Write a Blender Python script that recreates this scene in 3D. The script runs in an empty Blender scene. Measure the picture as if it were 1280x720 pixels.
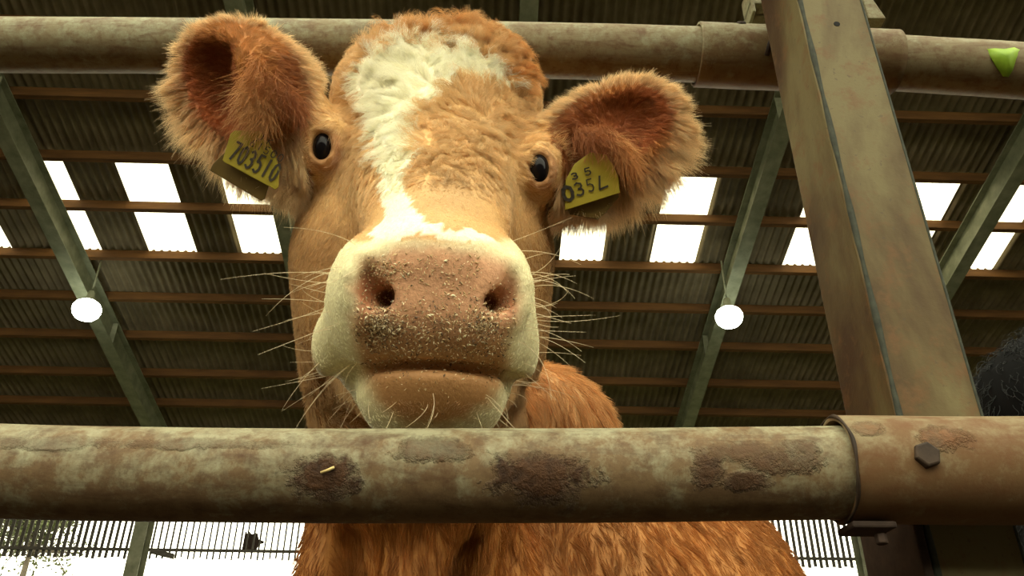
import bpy, bmesh, math
import numpy as np
from mathutils import Matrix, Vector

# ------------------------------------------------------------------ camera, world, lights
CH = 0.80                       # camera height above the barn floor
PITCH = math.radians(29.0); ROLL = math.radians(0.45)
FPX = 1000.0
SC = bpy.context.scene
SC.view_settings.view_transform = 'Standard'
SC.view_settings.look = 'None'
SC.view_settings.exposure = 0.0
SC.view_settings.gamma = 1.0
SC.view_settings.use_curve_mapping = False

FW = np.array([0, math.cos(PITCH), math.sin(PITCH)])
UP0 = np.array([0, -math.sin(PITCH), math.cos(PITCH)]); RT0 = np.array([1.0, 0, 0])
# roll: turning the camera a little about its axis
RT = RT0*math.cos(ROLL) + UP0*math.sin(ROLL)
UP = -RT0*math.sin(ROLL) + UP0*math.cos(ROLL)

cam_d = bpy.data.cameras.new('camera'); cam = bpy.data.objects.new('camera', cam_d)
SC.collection.objects.link(cam); SC.camera = cam
cam_d.sensor_width = 36.0; cam_d.lens = 36.0*FPX/1280.0; cam_d.clip_start = 0.02; cam_d.clip_end = 300
cam_d.dof.use_dof = False
R = Matrix(((RT[0], UP[0], -FW[0]), (RT[1], UP[1], -FW[1]), (RT[2], UP[2], -FW[2])))
cam.matrix_world = Matrix.Translation((0, 0, CH)) @ R.to_4x4()

W_STR = 5.0
world = bpy.data.worlds.new('overcast_sky'); SC.world = world
world.use_nodes = True
wn = world.node_tree.nodes; wl = world.node_tree.links
bg = wn['Background']; bg.inputs['Color'].default_value = (1.0, 0.96, 0.73, 1); bg.inputs['Strength'].default_value = W_STR

def P(px, py, d):
    """place seen at (px, py) in the photograph, d metres deep; camera-relative x, y, height"""
    v = FW*d + RT*((px-640.0)/FPX*d) + UP*((360.0-py)/FPX*d)
    return v
def P0(px, py, d):
    p = P(px, py, d); return Vector((p[0], p[1], p[2]+CH))
def proj(p):
    """camera-relative points (N,3) -> px, py, depth"""
    d = p @ FW
    return 640+FPX*(p @ RT)/d, 360-FPX*(p @ UP)/d, d

PSI = math.radians(1.6)
cps, sps = math.cos(PSI), math.sin(PSI)
def B(x, y, h):                 # barn frame -> world
    return Vector((x*cps - y*sps, x*sps + y*cps, h+CH))
H0 = 10.0; SLOPE = 0.287
def roof_h(y): return H0 - SLOPE*y
EAVE_Y = 16.35

# ------------------------------------------------------------------ helpers
def smoothstep(a, b, x):
    t = np.clip((x-a)/(b-a), 0, 1); return t*t*(3-2*t)

def nz(p, f, seed=0.0):
    """cheap smooth noise, about -1..1"""
    x, y, z = p[:, 0]*f, p[:, 1]*f, p[:, 2]*f
    s = seed
    a = np.sin(x*1.7+1.3*np.sin(y*1.1+s)+s*2.1) * np.sin(y*1.9+1.7*np.sin(z*1.3+s*.7)+s) 
    b = np.sin(z*2.3+1.1*np.sin(x*1.5+s*1.9)+s*3) * np.sin(x*2.9-y*2.1+z*1.2+s)
    c = np.sin(x*4.7+y*3.1+s) * np.sin(y*5.3-z*4.1+s*1.3) * .5
    return (a+b+c)/1.6

def link(o, parent=None):
    SC.collection.objects.link(o)
    if parent is not None: o.parent = parent
    return o

def mesh_obj(name, verts, faces, mat, parent=None, smooth=False, origin=None):
    """verts are world positions; the origin goes to the base centre (or to the parent's)"""
    v = np.asarray(verts, dtype=float).reshape(-1, 3)
    if parent is not None: o0 = np.array(parent.matrix_basis.translation) if parent.parent is None else np.array(parent.parent.matrix_basis.translation)
    elif origin is not None: o0 = np.array(origin, dtype=float)
    else: o0 = np.array([(v[:, 0].min()+v[:, 0].max())/2, (v[:, 1].min()+v[:, 1].max())/2, v[:, 2].min()])
    me = bpy.data.meshes.new(name)
    me.from_pydata((v-o0).tolist(), [], faces)
    me.update()
    if mat is not None:
        for m in (mat if isinstance(mat, (list, tuple)) else [mat]): me.materials.append(m)
    if smooth: me.shade_smooth()
    o = bpy.data.objects.new(name, me)
    link(o, parent)
    if parent is None: o.location = o0
    return o

def empty(name, loc):
    o = bpy.data.objects.new(name, None); o.empty_display_size = .05
    link(o); o.location = loc
    return o

def tag(o, label=None, cat=None, group=None, kind=None):
    if label: o['label'] = label
    if cat: o['category'] = cat
    if group: o['group'] = group
    if kind: o['kind'] = kind
    return o

class MB:
    def __init__(s): s.v = []; s.f = []
    def add(s, v, f):
        n = len(s.v); s.v += [tuple(map(float, q)) for q in v]; s.f += [[i+n for i in q] for q in f]
    def hexa(s, c8):
        s.add(c8, [(0, 3, 2, 1), (4, 5, 6, 7), (0, 1, 5, 4), (1, 2, 6, 5), (2, 3, 7, 6), (3, 0, 4, 7)])
    def box(s, x0, x1, y0, y1, z0, z1, T=lambda x, y, z: (x, y, z)):
        s.hexa([T(x0, y0, z0), T(x1, y0, z0), T(x1, y1, z0), T(x0, y1, z0), T(x0, y0, z1), T(x1, y0, z1), T(x1, y1, z1), T(x0, y1, z1)])
    def tube(s, pts, rad, n=32, cap=True, wob=None):
        pts = [np.array(p, dtype=float) for p in pts]
        m = len(pts)
        rad = [rad]*m if np.isscalar(rad) else list(rad)
        ref = None; base = len(s.v)
        for i in range(m):
            t = pts[min(i+1, m-1)]-pts[max(i-1, 0)]; t = t/np.linalg.norm(t)
            if ref is None:
                ref = np.array([0, 0, 1.0]) if abs(t[2]) < .9 else np.array([1.0, 0, 0])
            u = ref - t*np.dot(ref, t); u /= np.linalg.norm(u); ref = u
            w = np.cross(t, u)
            for k in range(n):
                a = 2*math.pi*k/n
                r = rad[i]*(1+(wob(i, a) if wob else 0))
                s.v.append(tuple(pts[i]+r*(math.cos(a)*u+math.sin(a)*w)))
        for i in range(m-1):
            for k in range(n):
                a = base+i*n+k; b = base+i*n+(k+1) % n
                s.f.append([a, b, b+n, a+n])
        if cap:
            s.f.append([base+k for k in range(n)][::-1]); s.f.append([base+(m-1)*n+k for k in range(n)])
    def build(s, name, mat, parent=None, smooth=False, bevel=0, origin=None, segs=2):
        o = mesh_obj(name, s.v, s.f, mat, parent, smooth, origin)
        if bevel:
            md = o.modifiers.new('bevel', 'BEVEL'); md.width = bevel; md.segments = segs; md.limit_method = 'ANGLE'
            md.harden_normals = False
        return o

# ------------------------------------------------------------------ materials
def new_mat(name):
    m = bpy.data.materials.new(name); m.use_nodes = True
    nt = m.node_tree
    b = nt.nodes['Principled BSDF']
    return m, nt, b
def node(nt, t, **kw):
    n = nt.nodes.new(t)
    for k, v in kw.items():
        if k in n.inputs: n.inputs[k].default_value = v
        else: setattr(n, k, v)
    return n
def ramp(nt, fac, stops):
    r = nt.nodes.new('ShaderNodeValToRGB')
    el = r.color_ramp.elements
    while len(el) < len(stops): el.new(0.5)
    for e, (p, c) in zip(el, stops):
        e.position = p; e.color = (*c, 1) if len(c) == 3 else c
    nt.links.new(fac, r.inputs['Fac'])
    return r.outputs['Color']
def noise(nt, vec, scale, detail=4, rough=.6, dist=0):
    n = nt.nodes.new('ShaderNodeTexNoise'); n.inputs['Scale'].default_value = scale
    n.inputs['Detail'].default_value = detail; n.inputs['Roughness'].default_value = rough
    n.inputs['Distortion'].default_value = dist
    nt.links.new(vec, n.inputs['Vector']); return n.outputs['Fac']
def coords(nt, scale=(1, 1, 1)):
    tc = nt.nodes.new('ShaderNodeTexCoord'); mp = nt.nodes.new('ShaderNodeMapping')
    mp.inputs['Scale'].default_value = scale
    nt.links.new(tc.outputs['Object'], mp.inputs['Vector']); return mp.outputs['Vector']
def mix(nt, fac, a, b):
    m = nt.nodes.new('ShaderNodeMix'); m.data_type = 'RGBA'
    for s, val in ((0, fac), (6, a), (7, b)):
        if isinstance(val, (int, float)): m.inputs[s].default_value = val
        elif isinstance(val, tuple): m.inputs[s].default_value = (*val, 1)
        else: nt.links.new(val, m.inputs[s])
    return m.outputs[2]
def math_n(nt, op, a, b=None, c=None, clamp=False):
    m = nt.nodes.new('ShaderNodeMath'); m.operation = op; m.use_clamp = clamp
    for i, val in enumerate((a, b, c)):
        if val is None: continue
        if isinstance(val, (int, float)): m.inputs[i].default_value = val
        else: nt.links.new(val, m.inputs[i])
    return m.outputs[0]
def bump(nt, b, h, dist=.002, strength=.6):
    n = nt.nodes.new('ShaderNodeBump'); n.inputs['Distance'].default_value = dist; n.inputs['Strength'].default_value = strength
    nt.links.new(h, n.inputs['Height']); nt.links.new(n.outputs['Normal'], b.inputs['Normal'])

def simple(name, c1, c2, scale=8, rough=.7, metal=0, stretch=(1, 1, 1), bmp=.0):
    m, nt, b = new_mat(name)
    v = coords(nt, stretch); f = noise(nt, v, scale, 5, .6)
    col = ramp(nt, f, [(.3, c1), (.7, c2)])
    nt.links.new(col, b.inputs['Base Color'])
    b.inputs['Roughness'].default_value = rough; b.inputs['Metallic'].default_value = metal; b.inputs['Specular IOR Level'].default_value = .25
    if bmp: bump(nt, b, f, bmp)
    return m

def rail_material(name, clean, dirt, mud, patches, rough=.5):
    """galvanised pipe with brown staining and crusts of dried mud at given places (object space: x, z, half-length, half-height)"""
    m, nt, b = new_mat(name)
    v = coords(nt)
    n1 = noise(nt, v, 9, 6, .65, .3)
    n2 = noise(nt, coords(nt, (1, 4, 4)), 14, 6, .7, .6)
    n3 = noise(nt, v, 60, 5, .7)
    n4 = noise(nt, v, 220, 3, .7)
    sepn = nt.nodes.new('ShaderNodeSeparateXYZ'); nt.links.new(v, sepn.inputs[0])
    nb_ = math_n(nt, 'ADD', math_n(nt, 'MULTIPLY', noise(nt, v, 48, 8, .75, .2), .75), math_n(nt, 'MULTIPLY', n1, .5))
    band = math_n(nt, 'MULTIPLY', sepn.outputs['Z'], -2.2)          # leans to the clean tone at the top, the dirt tone lower down
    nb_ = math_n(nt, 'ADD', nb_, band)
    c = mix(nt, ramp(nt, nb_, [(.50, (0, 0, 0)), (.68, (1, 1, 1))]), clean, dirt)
    c = mix(nt, math_n(nt, 'MULTIPLY', ramp(nt, n3, [(.48, (0, 0, 0)), (.66, (1, 1, 1))]), .55), c, mud)
    c = mix(nt, math_n(nt, 'MULTIPLY', ramp(nt, n2, [(.5, (0, 0, 0)), (.66, (1, 1, 1))]), .6), c, mud)
    c = mix(nt, math_n(nt, 'MULTIPLY', ramp(nt, n4, [(.55, (0, 0, 0)), (.75, (1, 1, 1))]), .35), c, mud)
    height = math_n(nt, 'MULTIPLY', n3, .25)
    sep = nt.nodes.new('ShaderNodeSeparateXYZ'); nt.links.new(v, sep.inputs[0])
    tot = None
    for (x, z, a, h, k) in patches:
        dx = math_n(nt, 'DIVIDE', math_n(nt, 'SUBTRACT', sep.outputs['X'], x), a)
        dz = math_n(nt, 'DIVIDE', math_n(nt, 'SUBTRACT', sep.outputs['Z'], z), h)
        r = math_n(nt, 'ADD', math_n(nt, 'MULTIPLY', dx, dx), math_n(nt, 'MULTIPLY', dz, dz))
        n5 = noise(nt, v, 45, 6, .75)
        r = math_n(nt, 'ADD', r, math_n(nt, 'MULTIPLY', math_n(nt, 'SUBTRACT', n5, .5), 5.0))
        r = math_n(nt, 'ADD', r, math_n(nt, 'MULTIPLY', math_n(nt, 'SUBTRACT', n3, .5), 2.0))
        msk = math_n(nt, 'MULTIPLY', math_n(nt, 'SUBTRACT', 1.25, r), 1.1, clamp=True)
        # only on the side facing out
        front = math_n(nt, 'LESS_THAN', sep.outputs['Y'], 0.0)
        msk = math_n(nt, 'MULTIPLY', math_n(nt, 'MULTIPLY', msk, front), k)
        tot = msk if tot is None else math_n(nt, 'MAXIMUM', tot, msk)
    if tot is not None:
        mc = ramp(nt, n3, [(.35, tuple(q*.5 for q in mud)), (.65, tuple(min(1, q*1.5) for q in mud))])
        c = mix(nt, tot, c, mc)
        height = math_n(nt, 'ADD', height, math_n(nt, 'MULTIPLY', tot, math_n(nt, 'ADD', math_n(nt, 'MULTIPLY', n3, 2.0), .3)))
    nt.links.new(c, b.inputs['Base Color'])
    b.inputs['Metallic'].default_value = 0; b.inputs['Specular IOR Level'].default_value = .22
    rr = nt.nodes.new('ShaderNodeMapRange'); rr.inputs[3].default_value = rough+.02; rr.inputs[4].default_value = rough+.25
    nt.links.new(n1, rr.inputs[0]); nt.links.new(rr.outputs[0], b.inputs['Roughness'])
    bump(nt, b, height, .0022, .9)
    return m

CLEAN = (.28, .265, .165); DIRT = (.155, .10, .048); MUD = (.062, .028, .011)

M = {}
M['roof'] = simple('weathered_fibre_cement', (.13, .10, .055), (.225, .175, .10), 3, .85, stretch=(1, 1, 1), bmp=.0)
M['purlin'] = simple('red_brown_timber', (.075, .032, .008), (.15, .066, .016), 6, .8, stretch=(.3, 3, 3))
M['steel'] = simple('green_painted_steel', (.12, .125, .070), (.24, .24, .155), 5, .6)
M['board'] = simple('grey_wall_board', (.055, .048, .038), (.10, .09, .07), 6, .85)
M['floor'] = simple('dirty_concrete', (.018, .011, .005), (.035, .024, .012), 3, .9)
M['dark_steel'] = simple('rusty_dark_steel', (.02, .013, .009), (.07, .045, .028), 40, .65, .3, bmp=.001)
M['straw'] = simple('straw', (.5, .36, .12), (.75, .6, .28), 50, .7)
M['leaf'] = simple('green_leaf', (.16, .30, .015), (.30, .44, .03), 30, .5)
M['bark'] = simple('bark', (.05, .04, .03), (.12, .1, .07), 10, .9)
M['foliage'] = simple('tree_foliage', (.06, .07, .03), (.12, .14, .05), 2, .7)
M['rope'] = simple('dark_strap', (.02, .012, .008), (.05, .03, .02), 60, .8)

def skylight_mat():
    m, nt, b = new_mat('translucent_roof_sheet')
    v = coords(nt)
    n = noise(nt, v, 12, 5, .7)
    col = ramp(nt, n, [(.3, (.80, .74, .52)), (.5, (.95, .93, .82))])
    t = nt.nodes.new('ShaderNodeBsdfTranslucent'); d = nt.nodes.new('ShaderNodeBsdfDiffuse')
    nt.links.new(col, t.inputs['Color']); d.inputs['Color'].default_value = (.6, .58, .45, 1)
    mx = nt.nodes.new('ShaderNodeMixShader'); mx.inputs[0].default_value = .06
    nt.links.new(t.outputs[0], mx.inputs[1]); nt.links.new(d.outputs[0], mx.inputs[2])
    nt.links.new(mx.outputs[0], nt.nodes['Material Output'].inputs['Surface'])
    return m
M['skylight'] = skylight_mat()
def emis(name, c, s):
    m, nt, b = new_mat(name)
    b.inputs['Base Color'].default_value = (*c, 1); b.inputs['Emission Color'].default_value = (*c, 1); b.inputs['Emission Strength'].default_value = s
    return m
M['lamp_glow'] = emis('lamp_glow', (.92, 1, .85), 14)

# ------------------------------------------------------------------ the setting
def TB(x, y, z): return B(x, y, z)
fl = MB(); fl.add([B(-11.4, -7, -CH), B(12.4, -7, -CH), B(12.4, 17, -CH), B(-11.4, 17, -CH)], [(0, 1, 2, 3)])
tag(fl.build('floor', M['floor']), kind='structure')
gr = MB(); gr.add([B(-60, 17, -CH-.05), B(60, 17, -CH-.05), B(60, 90, -CH-.05), B(-60, 90, -CH-.05)], [(0, 1, 2, 3)]); gr.add([B(-60, -90, -CH-.05), B(60, -90, -CH-.05), B(60, -7.1, -CH-.05), B(-60, -7.1, -CH-.05)], [(0, 1, 2, 3)])
tag(gr.build('ground', simple('grass_field', (.07, .09, .03), (.14, .16, .05), .5, .9)), kind='structure')

PUR = [5.56, 6.53, 7.50, 8.51, 9.51, 10.41, 11.41, 12.35, 13.31, 14.35, 15.25, 16.2]
SKY = [(-8.65, -7.87), (-7.15, -6.42), (-5.65, -4.87), (-4.15, -3.37), (-2.65, -1.87), (-1.15, -.37), (1.10, 1.82), (2.62, 3.38), (4.85, 5.62), (6.35, 7.12), (7.68, 8.45)]
PITCHC = 0.13; AMP = 0.026
def corr(x): return AMP*math.cos(2*math.pi*x/PITCHC)
def sheet(x0, x1, y0, y1, off=.0):
    """corrugated sheet following the roof slope, corrugations running up the slope"""
    mb = MB()
    n = max(4, int(round((x1-x0)/(PITCHC/8))))
    st_ = PITCHC/8; k0, k1 = math.ceil(x0/st_+1e-6), math.floor(x1/st_-1e-6)
    xs = np.array([x0]+[k*st_ for k in range(k0, k1+1)]+[x1]); n = len(xs)-1
    v = []
    for y in (y0, y1):
        for x in xs: v.append(B(x, y, roof_h(y)+.16+off+corr(x)))
    mb.add(v, [(i, i+1, i+n+2, i+n+1) for i in range(n)])
    return mb
XL, XR = -11.2, 12.2
S0, S1 = 9.51, 11.41
mb = sheet(XL, XR, 2.4, S0+.04)
m2 = sheet(XL, XR, S1, EAVE_Y+.35); mb.add(m2.v, m2.f)
xs = XL
for a, b_ in SKY+[(XR, XR)]:
    if a > xs:
        m2 = sheet(xs, a, S0, S1); mb.add(m2.v, m2.f)
    xs = b_
ceil = mb.build('ceiling', M['roof'], smooth=True); tag(ceil, kind='structure')
for i, (a, b_) in enumerate(SKY):
    for (ya, yb) in ((S0, S0+.97), (S0+.93, S1)):
        pass
    o = sheet(a-.06, b_+.06, S0, S1+.03, .012).build('window_%d' % (i+1), M['skylight'], smooth=True); tag(o, kind='structure')

ordn = ['lowest', 'second', 'third', 'fourth', 'fifth', 'sixth', 'seventh', 'eighth', 'ninth', 'tenth', 'eleventh', 'twelfth']
for i, y in enumerate(reversed(PUR)):
    mb = MB()
    mb.box(XL, XR, y-.035, y+.035, 0, .145, lambda x, yy, z: B(x, yy, roof_h(yy)-.015+z))
    o = mb.build('roof_purlin', M['purlin'], bevel=.006)
    where = {5: 'running along the bottom edge of the bright roof sheets', 7: 'running along the top edge of the bright roof sheets', 6: 'crossing the middle of the bright roof sheets'}.get(i)
    lab = 'red brown timber roof purlin ' + (where if where else ('%s up from the far eaves' % ordn[i]))
    tag(o, lab, 'purlin', 'timber purlins under the roof')
RAF = [-10.24, -6.7, -3.17, .37, 3.90, 7.45, 10.98]
rl = ['steel rafter at the far left edge of the barn', 'green grey steel rafter beside the left barn lamp', 'steel rafter mostly behind the cow\'s face, left of her muzzle',
      'steel rafter straight behind the cow\'s head, just seen above the top rail', 'green grey steel rafter beside the barn lamp by the steel post', 'green stained steel rafter running down behind the steel post', 'steel rafter beyond the black cow at the far right']
for i, x in enumerate(RAF):
    e = empty('steel_rafter', B(x, EAVE_Y, roof_h(EAVE_Y)-.4))
    tag(e, rl[i], 'rafter', 'steel rafters of the barn roof')
    for nm, (xa, xb, za, zb) in {'bottom_flange': (-.11, .11, -.46, -.44), 'web': (-.012, .012, -.44, -.04), 'top_flange': (-.11, .11, -.04, -.02)}.items():
        mb = MB(); mb.box(x+xa, x+xb, 2.5, EAVE_Y-.06, za, zb, lambda xx, yy, z: B(xx, yy, roof_h(yy)+z))
        mb.build(nm, M['steel'], e, bevel=.004)
    for yy in (8.2, 12.9):                      # stiffener plates
        mb = MB(); mb.box(x-.10, x+.10, yy-.008, yy+.008, -.44, -.04, lambda a, b2, z: B(a, b2, roof_h(b2)+z))
        mb.build('stiffener_plate', M['steel'], e)
cl = ['steel column at the far left of the open wall', 'green steel column in the open far wall, below the lower rail', 'steel column hidden behind the cow\'s chest', 'steel column behind the middle of the cow', 'steel column behind the cow\'s flank',
      'pale steel column in the far wall beside the steel post foot', 'steel column at the far right of the far wall']
for i, x in enumerate(RAF):
    if i in (2, 3, 4): pass
    e = empty('steel_column', B(x, EAVE_Y-.3, -CH)); tag(e, cl[i], 'column', 'steel columns along the far wall')
    ht = roof_h(EAVE_Y)-.45
    for nm, (xa, xb, ya, yb) in {'front_flange': (-.13, .13, -.36, -.34), 'web': (-.012, .012, -.34, -.06), 'rear_flange': (-.13, .13, -.06, -.04)}.items():
        mb = MB(); mb.box(x+xa, x+xb, EAVE_Y+ya, EAVE_Y+yb, -CH, ht, TB); mb.build(nm, M['steel'], e, bevel=.004)
    mb = MB(); mb.box(x-.2, x+.2, EAVE_Y-.44, EAVE_Y+.02, -CH, -CH+.03, TB); mb.build('base_plate', M['steel'], e)


# unseen roof strip, gables and low back wall, added to shape the light; the open side behind the camera lets the sky in
BY = -7.0; yy0 = -2.6
mb2 = MB()
mb2.add([B(XL, yy0, 7.6), B(XR, yy0, 7.6), B(XR, -1.0, 8.4), B(XL, -1.0, 8.4)], [(0, 1, 2, 3)])
o = mb2.build('ceiling_rear_baffle', M['roof']); tag(o, kind='structure')
for nm, x in (('wall_left', XL), ('wall_right', XR)):
    w_ = MB(); w_.add([B(x, BY, -CH), B(x, 17, -CH), B(x, 17, 5.2), B(x, 2.4, 9.5), B(x, yy0, 7.8), B(x, yy0, 2.2), B(x, BY, 2.2)], [(0, 1, 2, 3, 4, 5, 6)])
    tag(w_.build(nm, M['board']), kind='structure')
w_ = MB(); w_.add([B(XL-.1, BY, -CH), B(XR+.1, BY, -CH), B(XR+.1, BY, 3.5), B(XL-.1, BY, 3.5)], [(0, 1, 2, 3)])
tag(w_.build('wall_back', M['board']), kind='structure')

# far wall of spaced upright boards above the open side
mb = MB(); rs = np.random.RandomState(3)
BOT = 3.02
x = XL
while x < XR:
    dark = smoothstep(-5.6, -8.5, np.array([x]))[0] if x < -5.6 else (0.95 if x > 5.5 else 0)
    w = .030 + .035*dark + rs.uniform(-.004, .004)
    b0 = BOT-.10-rs.uniform(0, .05); sk = rs.uniform(-.006, .006)
    mb.box(x, x+w, EAVE_Y-.012, EAVE_Y+.008, b0, roof_h(EAVE_Y)+.1, lambda a, b2, z: B(a+(z-4)*sk, b2, z))
    x += .122
for z in (BOT, 4.1, 5.15): mb.box(XL, XR, EAVE_Y-.055, EAVE_Y-.013, z, z+.055, TB)
mb.box(XL, XR, EAVE_Y-.10, EAVE_Y-.013, roof_h(EAVE_Y)-.15, roof_h(EAVE_Y)+.06, TB)
tag(mb.build('wall_far', M['board']), kind='structure')
# short timber prop and a rag on the board line
e = MB(); e.box(-6.52, -6.05, EAVE_Y-.14, EAVE_Y-.06, BOT-.10, BOT+.0, lambda a, b2, z: B(a, b2, z-(a+6.3)*.22))
tag(e.build('timber_offcut', M['board'], bevel=.01), 'short grey timber block fixed by the green steel column', 'timber block')
sc = MB(); c0 = P(314, 679, 15.9)
pts = [(-.16, -.18), (.10, -.18), (.16, -.02), (.24, 0), (.25, .04), (.14, .07), (.09, .2), (-.02, .17), (-.06, .22), (-.1, .17), (-.15, .24)]
vv = [(c0[0]+a, c0[1]-.02, c0[2]+b2+CH) for a, b2 in pts]+[(c0[0]+a, c0[1]+.02, c0[2]+b2+CH) for a, b2 in pts]; n = len(pts)
sc.add(vv, [list(range(n)), list(range(n, 2*n))[::-1]]+[[(i+1) % n, i, i+n, (i+1) % n+n] for i in range(n)])
tag(sc.build('torn_sack', M['rope']), 'small dark torn scrap caught on the far slatted wall', 'scrap')

# ------------------------------------------------------------------ tree outside
def tree(x, y, h, seed, lab):
    rs = np.random.RandomState(seed)
    e = empty('hedgerow_tree', (x, y, 0)); tag(e, lab, 'tree')
    mb = MB()
    mb.tube([(x, y, 0), (x+.1, y, h*.3), (x, y+.1, h*.55), (x+.1, y, h*.9)], [.25, .2, .14, .04], 10)
    tips = []
    for k in range(26):
        a = rs.uniform(0, 6.28); z0 = h*rs.uniform(.80, .97); L = h*rs.uniform(.1, .26)
        p1 = np.array([x+.05, y, z0]); p2 = p1+np.array([math.cos(a)*L, math.sin(a)*L, L*rs.uniform(.0, .3)])
        mb.tube([p1, (p1+p2)/2+rs.normal(0, .1, 3), p2], [.07, .045, .015], 6); tips.append((p1, p2))
        for q in range(4):
            t = rs.uniform(.4, 1); s = p1+(p2-p1)*t; e2 = s+rs.normal(0, .5, 3)
            mb.tube([s, e2], [.02, .008], 5); tips.append((s, e2))
    mb.build('branches', M['bark'], e, smooth=True)['kind'] = 'stuff'
    lf = MB()
    for k in range(4500):
        a, b2 = tips[rs.randint(len(tips))]; c = a+(b2-a)*rs.uniform(.35, 1.05)+rs.normal(0, .12, 3)
        u = rs.normal(0, 1, 3); u /= np.linalg.norm(u); w = np.cross(u, rs.normal(0, 1, 3)); w /= np.linalg.norm(w)
        s = rs.uniform(.05, .09)
        lf.add([c-u*s, c+w*s*.5, c+u*s, c-w*s*.5], [(0, 1, 2, 3)])
    lf.build('foliage', M['foliage'], e)['kind'] = 'stuff'
tree(-16.0, 27.5, 7.4, 1, 'leafy tree outside, seen dark through the slats at the far left')

# ------------------------------------------------------------------ barn lamps
def lamp(px, py, d, lab):
    c = np.array(P0(px, py, d))
    e = empty('barn_lamp', c); tag(e, lab, 'lamp', 'glowing barn lamps under the roof')
    mb = MB(); n = 40
    prof = [(.04, .30), (.055, .28), (.06, .2), (.08, .17), (.11, .14), (.118, .118), (.122, .112)]
    v = []; f = []
    for r, z in prof:
        for k in range(n):
            a = 2*math.pi*k/n; v.append((c[0]+r*math.cos(a), c[1]+r*math.sin(a), c[2]+z))
    for i in range(len(prof)-1):
        for k in range(n): f.append([i*n+k, i*n+(k+1) % n, (i+1)*n+(k+1) % n, (i+1)*n+k])
    f.append(list(range(n)))
    mb.add(v, f); mb.build('reflector_shade', M['steel'], e, smooth=True)
    g = MB(); v = []; f = []
    prof = [(.12, .115), (.18, .07), (.215, .0), (.212, -.06), (.19, -.12), (.14, -.175), (.08, -.20), (.01, -.21)]
    for r, z in prof:
        for k in range(n):
            a = 2*math.pi*k/n; v.append((c[0]+r*math.cos(a), c[1]+r*math.sin(a), c[2]+z))
    for i in range(len(prof)-1):
        for k in range(n): f.append([i*n+k, (i+1)*n+k, (i+1)*n+(k+1) % n, i*n+(k+1) % n])
    f.append([7*n+k for k in range(n)]); f.append(list(range(n))[::-1])
    g.add(v, f); g.build('glowing_bulb', M['lamp_glow'], e, smooth=True)
    top = roof_h((-c[0]*sps+c[1]*cps))+CH
    s = MB(); s.tube([(c[0], c[1], c[2]+.33), (c[0], c[1], top+.02)], .015, 10); s.build('hanging_rod', M['steel'], e, smooth=True)
lamp(109, 385, 12.7, 'glowing round barn lamp below the roof, on the cow\'s tagged, larger-ear side')
lamp(911, 394, 12.7, 'glowing round barn lamp below the roof, nearer the steel post')

# ------------------------------------------------------------------ the barrier
def poly_tube(name, P3, r, mat, n=48, parent=None, wobamp=.006, seed=0, step=.008, cap=True, origin=None, ext=None):
    """pipe through points (spline), slightly dented"""
    P3 = [np.array(p) for p in P3]
    t = np.linspace(0, 1, len(P3)); L = sum(np.linalg.norm(P3[i+1]-P3[i]) for i in range(len(P3)-1))
    m = max(8, int(L/step)); tt = np.linspace(0, 1, m)
    co = np.polyfit(t, np.array(P3), min(3, len(P3)-1))
    pts = np.stack([np.polyval(co[:, j], tt) for j in range(3)], 1)
    if ext:                                     # the pipe runs on past the frame
        l, r_, dv = ext; dv = np.array(dv)/np.linalg.norm(dv)
        pts = np.concatenate([[pts[0]-dv*l], pts, [pts[-1]+dv*r_]])
    def wob(i, a): return wobamp*(math.sin(i*.11+seed)*math.cos(2*a+i*.03)+.5*math.sin(i*.31+3*a+seed))
    mb = MB(); mb.tube(pts, r, n, cap, wob)
    return mb.build(name, mat, parent, smooth=True, origin=origin)

def at_y(px, py, y):
    """point of the ray through (px, py) at horizontal distance y"""
    p = P(px, py, 1.0); return p*(y/p[1])
def W(p): return (p[0], p[1], p[2]+CH)
RY = .600; RR = .0350
lower_pts = [W(at_y(px, py, RY)) for px, py in ((-60, 586.5), (150, 590), (400, 594.5), (700, 595), (900, 592), (1070, 588), (1110, 588))]
org_low = W(at_y(640, 595, RY))
def lx(px, py=590, y=RY-RR): return at_y(px, py, y)[0]-org_low[0]
def lz(py, y=RY-RR*.8): return at_y(640, py, y)[2]+CH-org_low[2]
pat = [(lx(405), lz(600), .026, .015, 1.0), (lx(680), lz(597), .036, .017, 1.0), (lx(885), lz(590), .012, .013, .9), (lx(935), lz(602), .018, .007, .9), (lx(985), lz(578), .03, .009, .75),
       (lx(540), lz(565), .03, .010, .65), (lx(1005), lz(560), .02, .008, .6), (lx(930), lz(565), .035, .008, .55), (lx(60), lz(560), .05, .006, .4), (lx(250), lz(560), .06, .005, .45)]
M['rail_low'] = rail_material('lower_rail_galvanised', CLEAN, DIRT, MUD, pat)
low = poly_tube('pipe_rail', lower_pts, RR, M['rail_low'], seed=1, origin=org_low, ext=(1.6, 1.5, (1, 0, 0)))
tag(low, 'galvanised pipe rail crusted with dried mud, the one under the cow\'s chin', 'rail')
# a piece of straw stuck in the mud
s = MB(); s.tube([W(at_y(401, 591, .5645)), W(at_y(409, 588, .5635)), W(at_y(418, 584, .5640))], .0011, 8)
tag(s.build('straw_stalk', M['straw'], smooth=True), 'short pale straw stalk stuck to the mud patch on the lower rail', 'straw')

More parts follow.
